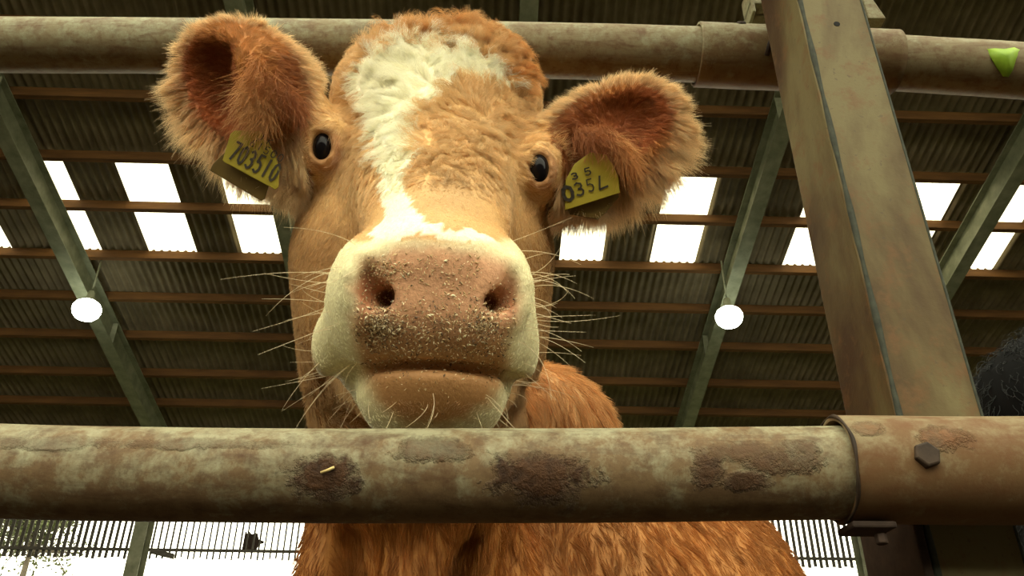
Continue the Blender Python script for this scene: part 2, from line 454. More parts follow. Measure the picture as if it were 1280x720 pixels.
SR = .0405
org_slv = W(at_y(1160, 586, RY))
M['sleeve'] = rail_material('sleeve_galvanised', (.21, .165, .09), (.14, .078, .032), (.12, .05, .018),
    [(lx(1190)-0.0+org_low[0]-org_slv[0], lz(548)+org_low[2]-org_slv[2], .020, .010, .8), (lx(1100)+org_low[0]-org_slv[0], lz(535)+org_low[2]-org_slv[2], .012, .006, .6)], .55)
slv = empty('rail_sleeve', org_slv)
tag(slv, 'wide pipe sleeve with a hex bolt, joining the lower rail to the steel post', 'pipe clamp')
def ring_pipe(name, p0, p1, r, th, mat, parent, n=64, m=30):
    """open-ended pipe wall of real thickness"""
    p0 = np.array(p0); p1 = np.array(p1); mb = MB(); t = (p1-p0)/np.linalg.norm(p1-p0)
    u = np.array([0, 0, 1.0]); u -= t*u.dot(t); u /= np.linalg.norm(u); w = np.cross(t, u)
    v = []; f = []
    rows = [(0, r-th)]+[(0, r-.0007)]+[(q, r) for q in np.linspace(.0015/np.linalg.norm(p1-p0), 1, m)]+[(1, r-th), (0, r-th)]
    for q, rad in rows:
        for k in range(n):
            a = 2*math.pi*k/n
            v.append(p0+(p1-p0)*q+rad*(1+.006*math.sin(3*a+q*9))*(math.cos(a)*u+math.sin(a)*w))
    for i in range(len(rows)-1):
        for k in range(n): f.append([i*n+k, i*n+(k+1) % n, (i+1)*n+(k+1) % n, (i+1)*n+k])
    mb.add(v, f); return mb.build(name, mat, parent, smooth=True)
ring_pipe('sleeve_pipe', W(at_y(1045, 586.5, RY)), W(at_y(1420, 588, RY)), SR, .004, M['sleeve'], slv)
# rolled dark lip at the sleeve mouth
c0 = np.array(W(at_y(1045, 586.5, RY)))
lip = MB(); lip.tube([c0+np.array([.0006*math.sin(5*a), math.cos(a)*SR*.985, math.sin(a)*SR*.985]) for a in np.linspace(0, 2*math.pi, 65)], [.0013+.0004*math.sin(7*a) for a in np.linspace(0, 2*math.pi, 65)], 8, False)
lip.build('sleeve_lip', M['dark_steel'], slv, smooth=True)
def hexbolt(name, c, nrm, r, hgt, mat, parent):
    c = np.array(c, float); nrm = np.array(nrm, float); nrm /= np.linalg.norm(nrm)
    u = np.cross(nrm, [0, 0, 1.0]); u /= np.linalg.norm(u); w = np.cross(nrm, u)
    mb = MB(); v = []; f = []
    rows = [(-.003, r*1.0), (hgt*.8, r), (hgt, r*.82), (hgt*1.02, .0001)]
    for z, rad in rows:
        for k in range(6):
            a = math.pi/3*k+.3; v.append(c+nrm*z+rad*(math.cos(a)*u+math.sin(a)*w))
    for i in range(3):
        for k in range(6): f.append([i*6+k, i*6+(k+1) % 6, (i+1)*6+(k+1) % 6, (i+1)*6+k])
    mb.add(v, f); return mb.build(name, mat, parent, bevel=.0008)
bc = at_y(1158, 569, RY-SR); hexbolt('hex_bolt', W(bc), (0.0, -1, .08), .0098, .0035, M['dark_steel'], slv)
lug = MB()
q = at_y(1075, 657, RY-.005)
lug.box(q[0]-.010, q[0]+.022, q[1]-.012, q[1]+.02, q[2]+CH-.004, q[2]+CH+.001)
lug.build('clamp_lug', M['rope'], slv, bevel=.0015)
hexbolt('lug_nut', (q[0]+.012, q[1]-.003, q[2]+CH-.010), (0, -.1, -1), .0045, .004, M['rope'], slv)

shade_plate = MB(); shade_plate.box(.3175, .3250, .640, .744, CH-.15, CH+.235)  # dark plate added over the post's side to stand in for shadow
shade_plate.build('post_shade_plate', M['rope'], slv, bevel=.0015)

# upright steel post (box with a folded front edge)
PX0, PX1, PY0, PY1 = .326, .4005, .644, .742
def post_mat():
    m, nt, b = new_mat('post_worn_steel')
    v = coords(nt, (1, 1, .35)); n1 = noise(nt, v, 7, 6, .6, .4); n2 = noise(nt, coords(nt), 35, 5, .7); n3 = noise(nt, coords(nt), 160, 2, .5)
    c = ramp(nt, n1, [(.40, (.050, .024, .008)), (.48, (.085, .056, .020)), (.58, (.14, .112, .048))])
    c = mix(nt, math_n(nt, 'MULTIPLY', ramp(nt, n2, [(.52, (0, 0, 0)), (.66, (1, 1, 1))]), .6), c, (.13, .062, .022))
    c = mix(nt, math_n(nt, 'MULTIPLY', ramp(nt, n3, [(.66, (0, 0, 0)), (.72, (1, 1, 1))]), .5), c, (.07, .05, .03))
    nt.links.new(c, b.inputs['Base Color']); b.inputs['Specular IOR Level'].default_value = .2; b.inputs['Roughness'].default_value = .6
    bump(nt, b, n2, .0012, .5); return m
M['post'] = post_mat()
post = empty('steel_post', ((PX0+PX1)/2, (PY0+PY1)/2, 0))
tag(post, 'tall worn square steel post holding both pipe rails', 'post')
mb = MB(); mb.box(PX0, PX1, PY0, PY1, 0, 2.35); mb.build('post_body', M['post'], post, bevel=.0035, segs=3)
seam = MB(); seam.tube([(PX0+.0035, PY0+.0005, z) for z in np.linspace(.02, 2.33, 80)], [.0026*(1+.3*math.sin(i*1.7)) for i in range(80)], 10)
M['seam'] = simple('dark_weld_seam', (.02, .022, .016), (.06, .065, .045), 60, .8, 0)
seam.build('corner_seam', M['seam'], post, smooth=True)
edge = MB(); edge.tube([(PX1-.001, PY0+.001, z) for z in np.linspace(.02, 2.33, 40)], .0016, 8); edge.build('edge_seam', M['seam'], post, smooth=True)
hc = at_y(1046, 30, PY0)
hole = MB(); hole.tube([(hc[0], PY0-.0004, hc[2]+CH), (hc[0], PY0+.003, hc[2]+CH)], .0036, 20)
mh, nt_, b_ = new_mat('bolt_hole_black'); b_.inputs['Base Color'].default_value = (.004, .004, .004, 1); b_.inputs['Roughness'].default_value = 1
hole.build('bolt_hole', mh, post)
bp = MB(); bp.box(PX0-.05, PX1+.05, PY0-.05, PY1+.05, 0, .012); bp.build('base_plate', M['dark_steel'], post, bevel=.002)

# upper rail with its sleeve behind the post
UY = .86
up_px = ((-40, 56, ), (200, 57.5), (450, 59.5), (700, 63), (860, 68), (1000, 74), (1130, 80), (1320, 91))
upper_pts = [W(at_y(px, py, UY)) for px, py in up_px]
org_up = W(at_y(640, 62, UY))
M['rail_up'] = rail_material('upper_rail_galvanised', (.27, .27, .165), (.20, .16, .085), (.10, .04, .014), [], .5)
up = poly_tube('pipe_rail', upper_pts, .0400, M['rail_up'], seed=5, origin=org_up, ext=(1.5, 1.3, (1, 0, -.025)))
tag(up, 'stained galvanised pipe rail passing behind the cow\'s poll and ears', 'rail')
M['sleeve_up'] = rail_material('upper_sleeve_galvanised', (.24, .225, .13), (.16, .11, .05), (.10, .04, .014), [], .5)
us = empty('rail_sleeve', W(at_y(990, 73, UY)))
tag(us, 'pipe sleeve round the upper rail, strapped to the back of the steel post', 'pipe clamp')
ring_pipe('sleeve_pipe', W(at_y(870, 68.5, UY)), W(at_y(1116, 78, UY)), .0466, .004, M['sleeve_up'], us)
q = at_y(926, 38, UY-.03); hexbolt('hex_bolt', W(q), (0, -.6, .8), .008, .012, M['dark_steel'], us)
q0 = at_y(957, 14, UY-.02)
br = MB(); br.box(q0[0]-.027, q0[0]+.03, q0[1]-.018, q0[1]+.03, q0[2]+CH-.004, q0[2]+CH+.003); 
br.box(q0[0]-.027, q0[0]-.022, q0[1]-.02, q0[1]+.02, q0[2]+CH-.022, q0[2]+CH+.035)
br.box(q0[0]-.02, q0[0]+.03, q0[1]+.0, q0[1]+.006, q0[2]+CH-.004, q0[2]+CH+.035)
br.build('bracket_plate', M['sleeve_up'], us, bevel=.002)
q1 = at_y(1092, 22, UY-.02)
br = MB(); br.hexa([(q1[0]-.014, q1[1]-.01, q1[2]+CH-.012), (q1[0]+.012, q1[1]-.01, q1[2]+CH-.012), (q1[0]+.012, q1[1]+.03, q1[2]+CH-.012), (q1[0]-.014, q1[1]+.03, q1[2]+CH-.012),
  (q1[0]-.014, q1[1]-.01, q1[2]+CH+.04), (q1[0]-.002, q1[1]-.01, q1[2]+CH+.04), (q1[0]-.002, q1[1]+.03, q1[2]+CH+.04), (q1[0]-.014, q1[1]+.03, q1[2]+CH+.04)])
br.build('bracket_plate', M['sleeve_up'], us, bevel=.0015)
st = MB(); a = np.array(W(at_y(992, -30, UY-.046))); b2 = np.array(W(at_y(962, 55, UY-.048)))
st.tube([a, (a+b2)/2+np.array([.001, 0, 0]), b2, b2+np.array([-.002, .012, -.010])], .0032, 12); st.build('strap', M['rope'], us, smooth=True)
so = MB(); hz = at_y(1020, 75, UY)[2]+CH; so.box(PX0+.045, PX1-.012, PY1, UY-.043, hz-.03, hz+.03); so.build('spacer_block', M['dark_steel'], us, bevel=.002)
# leaf on the upper rail
lf = MB(); c = np.array(at_y(1252, 62, UY-.036)); n = 14
out = [(1233, 61), (1243, 60), (1255, 61), (1268, 59), (1275, 62), (1270, 75), (1266, 88), (1261, 96), (1254, 95), (1247, 85), (1240, 74)]
vv = []
for px, py in out:
    # lies on the pipe's skin
    yc = UY; zc = at_y(px, 88 if False else 80+ (px-1130)*.058, UY)[2]
    best = None
    for yy in np.linspace(UY-.0398, UY-.012, 80):
        p = at_y(px, py, yy); r = math.hypot(p[1]-UY, p[2]-zc)
        if best is None or abs(r-.0410) < best[0]: best = (abs(r-.0410), p)
    vv.append(np.array(W(best[1])))
cen = np.mean(vv, 0)+np.array([0, -.0042, .0]); cen[1] = min(p[1] for p in vv)-.0015; vv2 = [p+np.array([0, .001, 0.0]) for p in vv]; k = len(vv)
lf.add(vv+[cen]+vv2+[cen+np.array([0, .001, 0])], [[i, (i+1) % k, k] for i in range(k)]+[[k+1+(i+1) % k, k+1+i, 2*k+1] for i in range(k)]+[[i, k+1+i, k+1+(i+1) % k, (i+1) % k] for i in range(k)])
tag(lf.build('leaf', M['leaf'], smooth=True), 'bright yellow green leaf stuck on the upper rail right of the post', 'leaf')
# ------------------------------------------------------------------ the cow: one continuous body grown as a blended solid
def rotm(ax, ay=None):
    """rows: local axes; ax = long axis (local x), ay = hint for local y"""
    ax = np.array(ax, float); ax /= np.linalg.norm(ax); ay = np.array(ay, float)
    ay = ay-ax*ax.dot(ay); ay /= np.linalg.norm(ay); az = np.cross(ax, ay)
    return np.stack([ax, ay, az])
I3 = np.eye(3)
class Field:
    def __init__(s, gx, gy, gz):
        s.g = [np.asarray(q, np.float32) for q in (gx, gy, gz)]
        s.F = np.full((len(gx), len(gy), len(gz)), 1.0, np.float32)
    def sub(s, lo, hi):
        sl = []
        for q, a, b in zip(s.g, lo, hi):
            sl.append(slice(int(np.searchsorted(q, a)), int(np.searchsorted(q, b))+1))
        if any(x.stop-x.start < 1 for x in sl): return None, None
        X, Y, Z = np.meshgrid(*[q[x] for q, x in zip(s.g, sl)], indexing='ij', sparse=True)
        return tuple(sl), (X, Y, Z)
    def _comb(s, sl, d, k, op):
        a = s.F[sl]
        if op == 'add':
            h = np.maximum(k-np.abs(a-d), 0)/k; s.F[sl] = np.minimum(a, d)-h*h*k*.25
        else:
            d = -d; h = np.maximum(k-np.abs(a-d), 0)/k; s.F[sl] = np.maximum(a, d)+h*h*k*.25
    def ell(s, c, r, R=I3, k=.03, op='add'):
        m = max(r)+k*1.5+.02
        sl, XYZ = s.sub([q-m for q in c], [q+m for q in c])
        if sl is None: return
        X, Y, Z = (q-np.float32(w) for q, w in zip(XYZ, c))
        L = [(R[i, 0]*X+R[i, 1]*Y+R[i, 2]*Z).astype(np.float32) for i in range(3)]
        k0 = np.sqrt(sum((l/r[i])**2 for i, l in enumerate(L)))+1e-6
        k1 = np.sqrt(sum((l/(r[i]*r[i]))**2 for i, l in enumerate(L)))+1e-6
        s._comb(sl, k0*(k0-1)/k1, k, op)
    def cap(s, a, b, ra, rb, k=.03, op='add', sq=None):
        a = np.array(a, float); b = np.array(b, float)
        m = max(ra, rb)+k*1.5+.02
        sl, XYZ = s.sub(np.minimum(a, b)-m, np.maximum(a, b)+m)
        if sl is None: return
        X, Y, Z = XYZ; ab = b-a; L2 = float(ab.dot(ab))
        t = np.clip(((X-a[0])*ab[0]+(Y-a[1])*ab[1]+(Z-a[2])*ab[2])/L2, 0, 1)
        t = t.astype(np.float32)
        sx = 1.0 if sq is None else sq
        d = np.sqrt(((X-a[0]-t*ab[0])*sx)**2+(Y-a[1]-t*ab[1])**2+(Z-a[2]-t*ab[2])**2)-(ra+(rb-ra)*t)
        s._comb(sl, d.astype(np.float32), k, op)
    def hit(s, px, py, d0=.45, d1=1.3):
        """depth of the first surface met by the line of sight through (px, py)"""
        ds = np.arange(d0, d1, .0015); p = np.array([P(px, py, d) for d in ds])
        i = [np.clip(np.searchsorted(s.g[j], p[:, j]), 0, len(s.g[j])-1) for j in range(3)]
        f = s.F[i[0], i[1], i[2]] < 0
        return float(ds[f.argmax()]) if f.any() else d1
    def on(s, px, py, dd=0.0): return tuple(P(px, py, s.hit(px, py)+dd))
    def polygonise(s):
        F = s.F; S = F < 0
        nx, ny, nzz = F.shape
        c = S[:-1, :-1, :-1].astype(np.uint8)
        cnt = np.zeros((nx-1, ny-1, nzz-1), np.uint8)
        for i in (0, 1):
            for j in (0, 1):
                for k in (0, 1): cnt += S[i:nx-1+i, j:ny-1+j, k:nzz-1+k]
        act = np.argwhere((cnt > 0) & (cnt < 8))
        idx = np.full(cnt.shape, -1, np.int32); idx[tuple(act.T)] = np.arange(len(act))
        acc = np.zeros((len(act), 3)); w = np.zeros(len(act))
        G = s.g; ii, jj, kk = act.T
        cor = {}
        for i in (0, 1):
            for j in (0, 1):
                for k in (0, 1):
                    cor[(i, j, k)] = (F[ii+i, jj+j, kk+k], np.stack([G[0][ii+i], G[1][jj+j], G[2][kk+k]], 1))
        for p0 in cor:
            for ax in range(3):
                if p0[ax]: continue
                p1 = list(p0); p1[ax] = 1; p1 = tuple(p1)
                f0, x0 = cor[p0]; f1, x1 = cor[p1]
                mm = (f0 < 0) != (f1 < 0)
                t = np.where(mm, f0/(f0-f1+1e-12), 0)[:, None]
                acc += np.where(mm[:, None], x0+(x1-x0)*t, 0); w += mm
        V = acc/w[:, None]
        Q = []
        for ax in range(3):
            o = [a for a in range(3) if a != ax]
            sl0 = [slice(1, -1)]*3; sl1 = [slice(1, -1)]*3
            sl0[ax] = slice(0, -1); sl1[ax] = slice(1, None)
            a0 = S[tuple(sl0)]; a1 = S[tuple(sl1)]
            e = np.argwhere(a0 != a1)
            flip = a0[tuple(e.T)]
            e = e+np.array([0 if a == ax else 1 for a in range(3)])
            d1 = np.zeros(3, int); d1[o[0]] = -1; d2 = np.zeros(3, int); d2[o[1]] = -1
            q = np.stack([idx[tuple((e+dd).T)] for dd in (0*d1, d1, d1+d2, d2)], 1)
            if ax == 1: flip = ~flip
            q[~flip] = q[~flip][:, ::-1]
            Q.append(q)
        Q = np.concatenate(Q); Q = Q[(Q >= 0).all(1)]
        return V, Q
def relax(V, Q, it=2, lam=.5):
    n = len(V)
    for _ in range(it):
        acc = np.zeros_like(V); c = np.zeros(n)
        for a, b in ((0, 1), (1, 2), (2, 3), (3, 0)):
            for u, v in ((a, b), (b, a)):
                for j in range(3): acc[:, j] += np.bincount(Q[:, u], V[Q[:, v], j], n)
                c += np.bincount(Q[:, u], minlength=n)
        V = V+lam*(acc/np.maximum(c, 1)[:, None]-V)
    return V
def vnormals(V, Q):
    fn = np.cross(V[Q[:, 2]]-V[Q[:, 0]], V[Q[:, 3]]-V[Q[:, 1]])
    N = np.zeros_like(V)
    for i in range(4):
        for j in range(3): N[:, j] += np.bincount(Q[:, i], fn[:, j], len(V))
    return N/np.maximum(np.linalg.norm(N, axis=1), 1e-12)[:, None], np.linalg.norm(fn, axis=1)/2

def axis(parts):
    """grid line positions from (start, stop, step) runs"""
    out = []
    for a, b, st_ in parts: out += list(np.linspace(a, b, max(2, int(round((b-a)/st_))+1))[:-1])
    out.append(parts[-1][1]); return np.array(out)

FINE = .0042
gx = axis([(-.46, .27, FINE), (.27, .34, .008), (.34, .95, .016)])
gy = axis([(.49, .90, FINE), (.90, 1.0, .007), (1.0, 1.6, .011), (1.6, 3.05, .020)])
gz = axis([(-.82, .0, .018), (.0, .17, .010), (.17, .86, FINE)])
Fd = Field(gx, gy, gz)

HA = np.array([0, .43, .90]); HA /= np.linalg.norm(HA)     # up the face
HR = rotm([1, 0, -.05], HA)                                # local x: across, y: up the face, z: out of the back
def H(px, py, d): return tuple(P(px, py, d))
# --- trunk, neck and legs
Fd.ell((.29, 2.0, .05), (.36, .78, .38), k=.1)
Fd.ell((.09, 1.50, .12), (.315, .36, .34), k=.1)
Fd.ell((.345, 1.56, .16), (.165, .28, .26), k=.08)           # far shoulder
Fd.ell((-.10, 1.46, .04), (.15, .20, .27), k=.06)          # near shoulder
Fd.ell((.035, 1.33, .42), (.145, .20, .135), k=.08)           # withers
Fd.cap((.10, 1.5, .44), (.42, 2.6, .38), .09, .12, k=.12)  # back line
Fd.ell((.42, 2.58, .12), (.31, .36, .33), k=.12)           # rump
Fd.cap((-.11, .93, .50), (-.09, 1.36, .24), .092, .165, k=.05)
Fd.cap((-.11, .93, .38), (-.08, 1.26, .02), .080, .15, k=.06)
Fd.cap((-.16, .98, .40), (-.14, 1.22, .08), .07, .115, k=.06)
for sx, x in ((-1, -.06), (1, .34)):
    Fd.cap((x, 1.50, .0), (x-.01, 1.46, -.36), .12, .065, k=.06)
    Fd.cap((x-.01, 1.46, -.36), (x, 1.47, -.68), .058, .038, k=.03)
    Fd.cap((x, 1.47, -.68), (x, 1.44, -.76), .046, .052, k=.02)
for x in (.22, .62):
    Fd.cap((x, 2.60, .05), (x, 2.50, -.22), .17, .10, k=.08)
    Fd.cap((x, 2.50, -.22), (x, 2.72, -.40), .09, .055, k=.04)
    Fd.cap((x, 2.72, -.40), (x, 2.68, -.70), .05, .038, k=.03)
    Fd.cap((x, 2.68, -.70), (x, 2.65, -.76), .046, .052, k=.02)
Fd.cap((.46, 2.93, .34), (.47, 2.98, -.25), .035, .018, k=.04)
Fd.ell((.47, 2.98, -.35), (.03, .03, .13), k=.03)
# folds of the brisket
for (a, b, r) in (((-.220, 1.02, .22), (-.235, 1.02, .05), .033), ((-.10, 1.0, .20), (-.12, 1.0, .0), .045)):
    Fd.cap(a, b, r, r*1.1, k=.03)
for (a, b, r) in (((-.185, .985, .26), (-.19, .985, .02), .010), ((-.055, 1.0, .22), (-.10, 1.0, .02), .020), ((.02, 1.05, .2), (.0, 1.05, -.05), .03)):
    Fd.cap(a, b, r, r, k=.03, op='sub')
# --- skull
Fd.ell(H(548, 150, 1.045), (.122, .130, .088), HR, k=.04)          # forehead block
Fd.ell(H(568, 92, 1.06), (.088, .048, .060), HR, k=.05)
Fd.ell(H(478, 118, 1.045), (.060, .060, .060), HR, k=.05)
Fd.ell(H(612, 128, 1.045), (.055, .060, .060), HR, k=.05)            # poll
Fd.cap(H(543, 200, .985), H(546, 318, .735), .092, .060, k=.05, sq=.92)   # bridge of the nose
Fd.ell(H(527, 300, 1.00), (.150, .135, .105), HR, k=.06)           # cheeks
Fd.ell(H(450, 345, .985), (.072, .135, .085), HR, k=.05)
Fd.ell(H(612, 345, .985), (.072, .125, .085), HR, k=.05)
Fd.cap(H(470, 430, .97), H(520, 480, .72), .075, .050, k=.05)      # lower jaw
Fd.cap(H(600, 430, .97), H(560, 480, .72), .075, .050, k=.05)
Fd.cap(H(475, 470, 1.0), H(482, 560, 1.0), .085, .085, k=.05)       # throat
Fd.cap(H(572, 465, .99), H(545, 560, 1.0), .075, .08, k=.04)
# brow and eye bulges
Fd.ell(H(405, 188, .955), (.026, .040, .032), HR, k=.035)
Fd.ell(H(676, 214, .955), (.030, .038, .032), HR, k=.035)
Fd.cap(H(391, 168, .945), H(412, 158, .935), .010, .010, k=.02)
Fd.cap(H(672, 188, .945), H(698, 200, .955), .011, .011, k=.02)
Fd.cap(H(698, 200, .955), H(700, 235, .965), .011, .009, k=.02)
# --- muzzle
Fd.ell(H(541, 385, .700), (.074, .055, .066), HR, k=.03)           # broad muzzle
Fd.ell(H(545, 350, .682), (.058, .034, .048), HR, k=.03)           # top of the nose pad
Fd.ell(H(452, 372, .702), (.028, .054, .048), HR, k=.028)          # nostril wings
Fd.ell(H(624, 378, .702), (.028, .054, .048), HR, k=.028)
Fd.ell(H(424, 436, .722), (.024, .028, .040), HR, k=.016)          # lip corners
Fd.ell(H(641, 440, .715), (.023, .028, .040), HR, k=.018)
Fd.ell(H(540, 425, .668), (.066, .026, .043), HR, k=.02)           # upper lip
Fd.ell(H(541, 490, .695), (.062, .032, .052), HR, k=.014)          # chin
Fd.ell(H(545, 484, .672), (.046, .024, .036), HR, k=.014)          # lower lip
# flare folds round the nostrils
for pts in ([(452, 322), (442, 345), (442, 372), (452, 398)], [(646, 334), (652, 356), (650, 382), (640, 402)]):
    pp = [Fd.on(x, y, .004) for x, y in pts]
    for a, b in zip(pp[:-1], pp[1:]): Fd.cap(a, b, .007, .007, k=.012)
# mouth line
mo = [Fd.on(x, y, .000) for x, y in ((458, 463), (480, 459), (510, 457), (545, 457), (580, 460), (610, 464), (634, 472))]
for dp, rr_ in ((.000, .0052), (.007, .0050), (.014, .0045)):
    for a, b in zip(mo[:-1], mo[1:]): Fd.cap(np.array(a)+FW*dp, np.array(b)+FW*dp, rr_, rr_, k=.0025, op='sub')
mo = [Fd.on(x, y, .003) for x, y in ((458, 464), (440, 474), (418, 480), (400, 482))]
for a, b in zip(mo[:-1], mo[1:]): Fd.cap(a, b, .008, .009, k=.008, op='sub')
mo = [Fd.on(x, y, .003) for x, y in ((634, 473), (650, 484), (668, 486))]
for a, b in zip(mo[:-1], mo[1:]): Fd.cap(a, b, .008, .009, k=.008, op='sub')
# nostrils: a slanting comma that ends in a deep inner hole
def groove(pts, k=.008):
    pp = [(np.array(Fd.on(x, y, dd)), r) for x, y, dd, r in pts]
    for (a, ra), (b, rb) in zip(pp[:-1], pp[1:]): Fd.cap(a, b, ra, rb, k=k, op='sub')
groove([(460, 330, .002, .0035), (460, 348, .003, .0048), (466, 366, .004, .0075), (480, 371, .012, .0090), (488, 373, .03, .0080)])
groove([(638, 342, .002, .0035), (637, 357, .003, .0042), (630, 372, .004, .0068), (616, 378, .012, .0082), (609, 379, .03, .0070)])
# --- ears: cupped shells opening towards the front
def ear(c, tip, nrm, L, Wd, T, sh, inner, k=.02):
    ax = np.array(tip, float)-np.array(c, float)
    Rm = rotm(ax, nrm)          # x: along the ear, y: out of the cup, z: across
    Fd.ell(c, (L, T, Wd), Rm, k=k)
    n = Rm[1]; a = Rm[0]; z = Rm[2]
    ci = np.array(c)+n*sh[0]+a*sh[1]+z*sh[2]
    Fd.ell(ci, inner, Rm, k=.012, op='sub')
    return Rm
EZL = np.sign(rotm(np.array(H(236, 24, .975))-np.array(H(312, 114, .965)), np.array([.10, -.93, -.35]))[2] @ np.array([-1, 0, -.8]))
EL = ear(H(312, 114, .965), H(236, 24, .975), np.array([.10, -.93, -.35]), .097, .069, .044, (.030, .008, EZL*.022), (.080, .040, .041))
Fd.cap(H(352, 165, .985), H(395, 200, 1.01), .046, .042, k=.04)
Fd.cap(H(345, 110, .960), H(385, 180, .97), .034, .036, k=.03)
Fd.cap(H(318, 90, .945), H(338, 150, .945), .016, .020, k=.03)
ER = ear(H(762, 176, .985), H(846, 122, .98), np.array([-.12, -.95, -.28]), .092, .064, .038, (.037, .010, .0), (.078, .034, .046))
Fd.cap(H(730, 190, .995), H(690, 205, 1.01), .042, .042, k=.04)

EYES = []
for ex, ey in ((404, 184), (674, 211)):
    dd = Fd.hit(ex, ey); c = np.array(P(ex, ey, dd+.0095)); EYES.append(c)
    sg = -1 if ex < 500 else 1
    Fd.ell(c, (.0165, .0195, .0235), k=.012)
    Fd.ell(c+np.array([0, -.012, -.006]), (.0125, .016, .0185), k=.005, op='sub')

V, Q = Fd.polygonise()
V = relax(V, Q, 2)
# keep the largest connected surface only (drop stray specks)
lab = np.arange(len(V))
for _ in range(400):
    m = lab[Q].min(1); new = lab.copy()
    for i in range(4): np.minimum.at(new, Q[:, i], m)
    new = new[new]
    if (new == lab).all(): break
    lab = new
big = np.bincount(lab).argmax(); keep = lab == big
remap = -np.ones(len(V), int); remap[keep] = np.arange(keep.sum())
Q = remap[Q]; Q = Q[(Q >= 0).all(1)]; V = V[keep]
N, FA = vnormals(V, Q)
if (N*(V-V.mean(0))).sum() < 0: Q = Q[:, ::-1].copy(); N = -N
print('cow verts', len(V), 'faces', len(Q))

# --- coat pattern
def inpoly(px, py, poly):
    c = np.zeros(len(px), bool); n = len(poly)
    for i in range(n):
        x0, y0 = poly[i]; x1, y1 = poly[(i+1) % n]
        cr = ((y0 > py) != (y1 > py))
        with np.errstate(divide='ignore', invalid='ignore'):
            c ^= cr & (px < (x1-x0)*(py-y0)/(y1-y0+1e-12)+x0)
    return c
def polydist(px, py, poly):
    """signed distance in px, positive inside"""
    best = np.full(len(px), 1e9); n = len(poly)
    for i in range(n):
        x0, y0 = poly[i]; x1, y1 = poly[(i+1) % n]; ex, ey = x1-x0, y1-y0
        t = np.clip(((px-x0)*ex+(py-y0)*ey)/(ex*ex+ey*ey), 0, 1)
        best = np.minimum(best, np.hypot(px-x0-t*ex, py-y0-t*ey))
    return np.where(inpoly(px, py, poly), best, -best)
BLAZE = [(478, 66), (500, 55), (540, 52), (560, 62), (590, 72), (620, 84), (650, 108), (625, 112), (600, 100), (570, 100), (548, 122), (530, 135), (520, 150), (523, 175), (516, 200), (505, 215), (512, 240), (520, 262), (540, 280),
         (600, 292), (640, 318), (618, 318), (585, 300), (545, 296), (500, 298), (455, 318), (428, 345), (432, 320), (462, 295), (478, 275), (478, 240), (474, 210), (470, 180), (458, 150), (452, 120), (430, 108), (440, 92)]
ORANGE = np.array([.60, .28, .075]); TAN = np.array([.68, .42, .165]); WHITE = np.array([.92, .88, .66]); CREAM = np.array([.78, .72, .42])
PINK = np.array([.64, .34, .185]); LIPC = np.array([.50, .26, .105]); EARIN = np.array([.36, .10, .026]); BODYC = np.array([.46, .19, .042])
PAD = [(458, 322), (500, 312), (545, 308), (600, 314), (634, 330), (646, 352), (648, 385), (636, 425), (630, 468), (616, 500), (580, 524), (540, 530), (505, 526), (474, 505), (456, 466), (448, 430), (440, 395), (446, 350)]
earL_c = np.array(H(312, 114, .965)); earR_c = np.array(H(762, 176, .985))
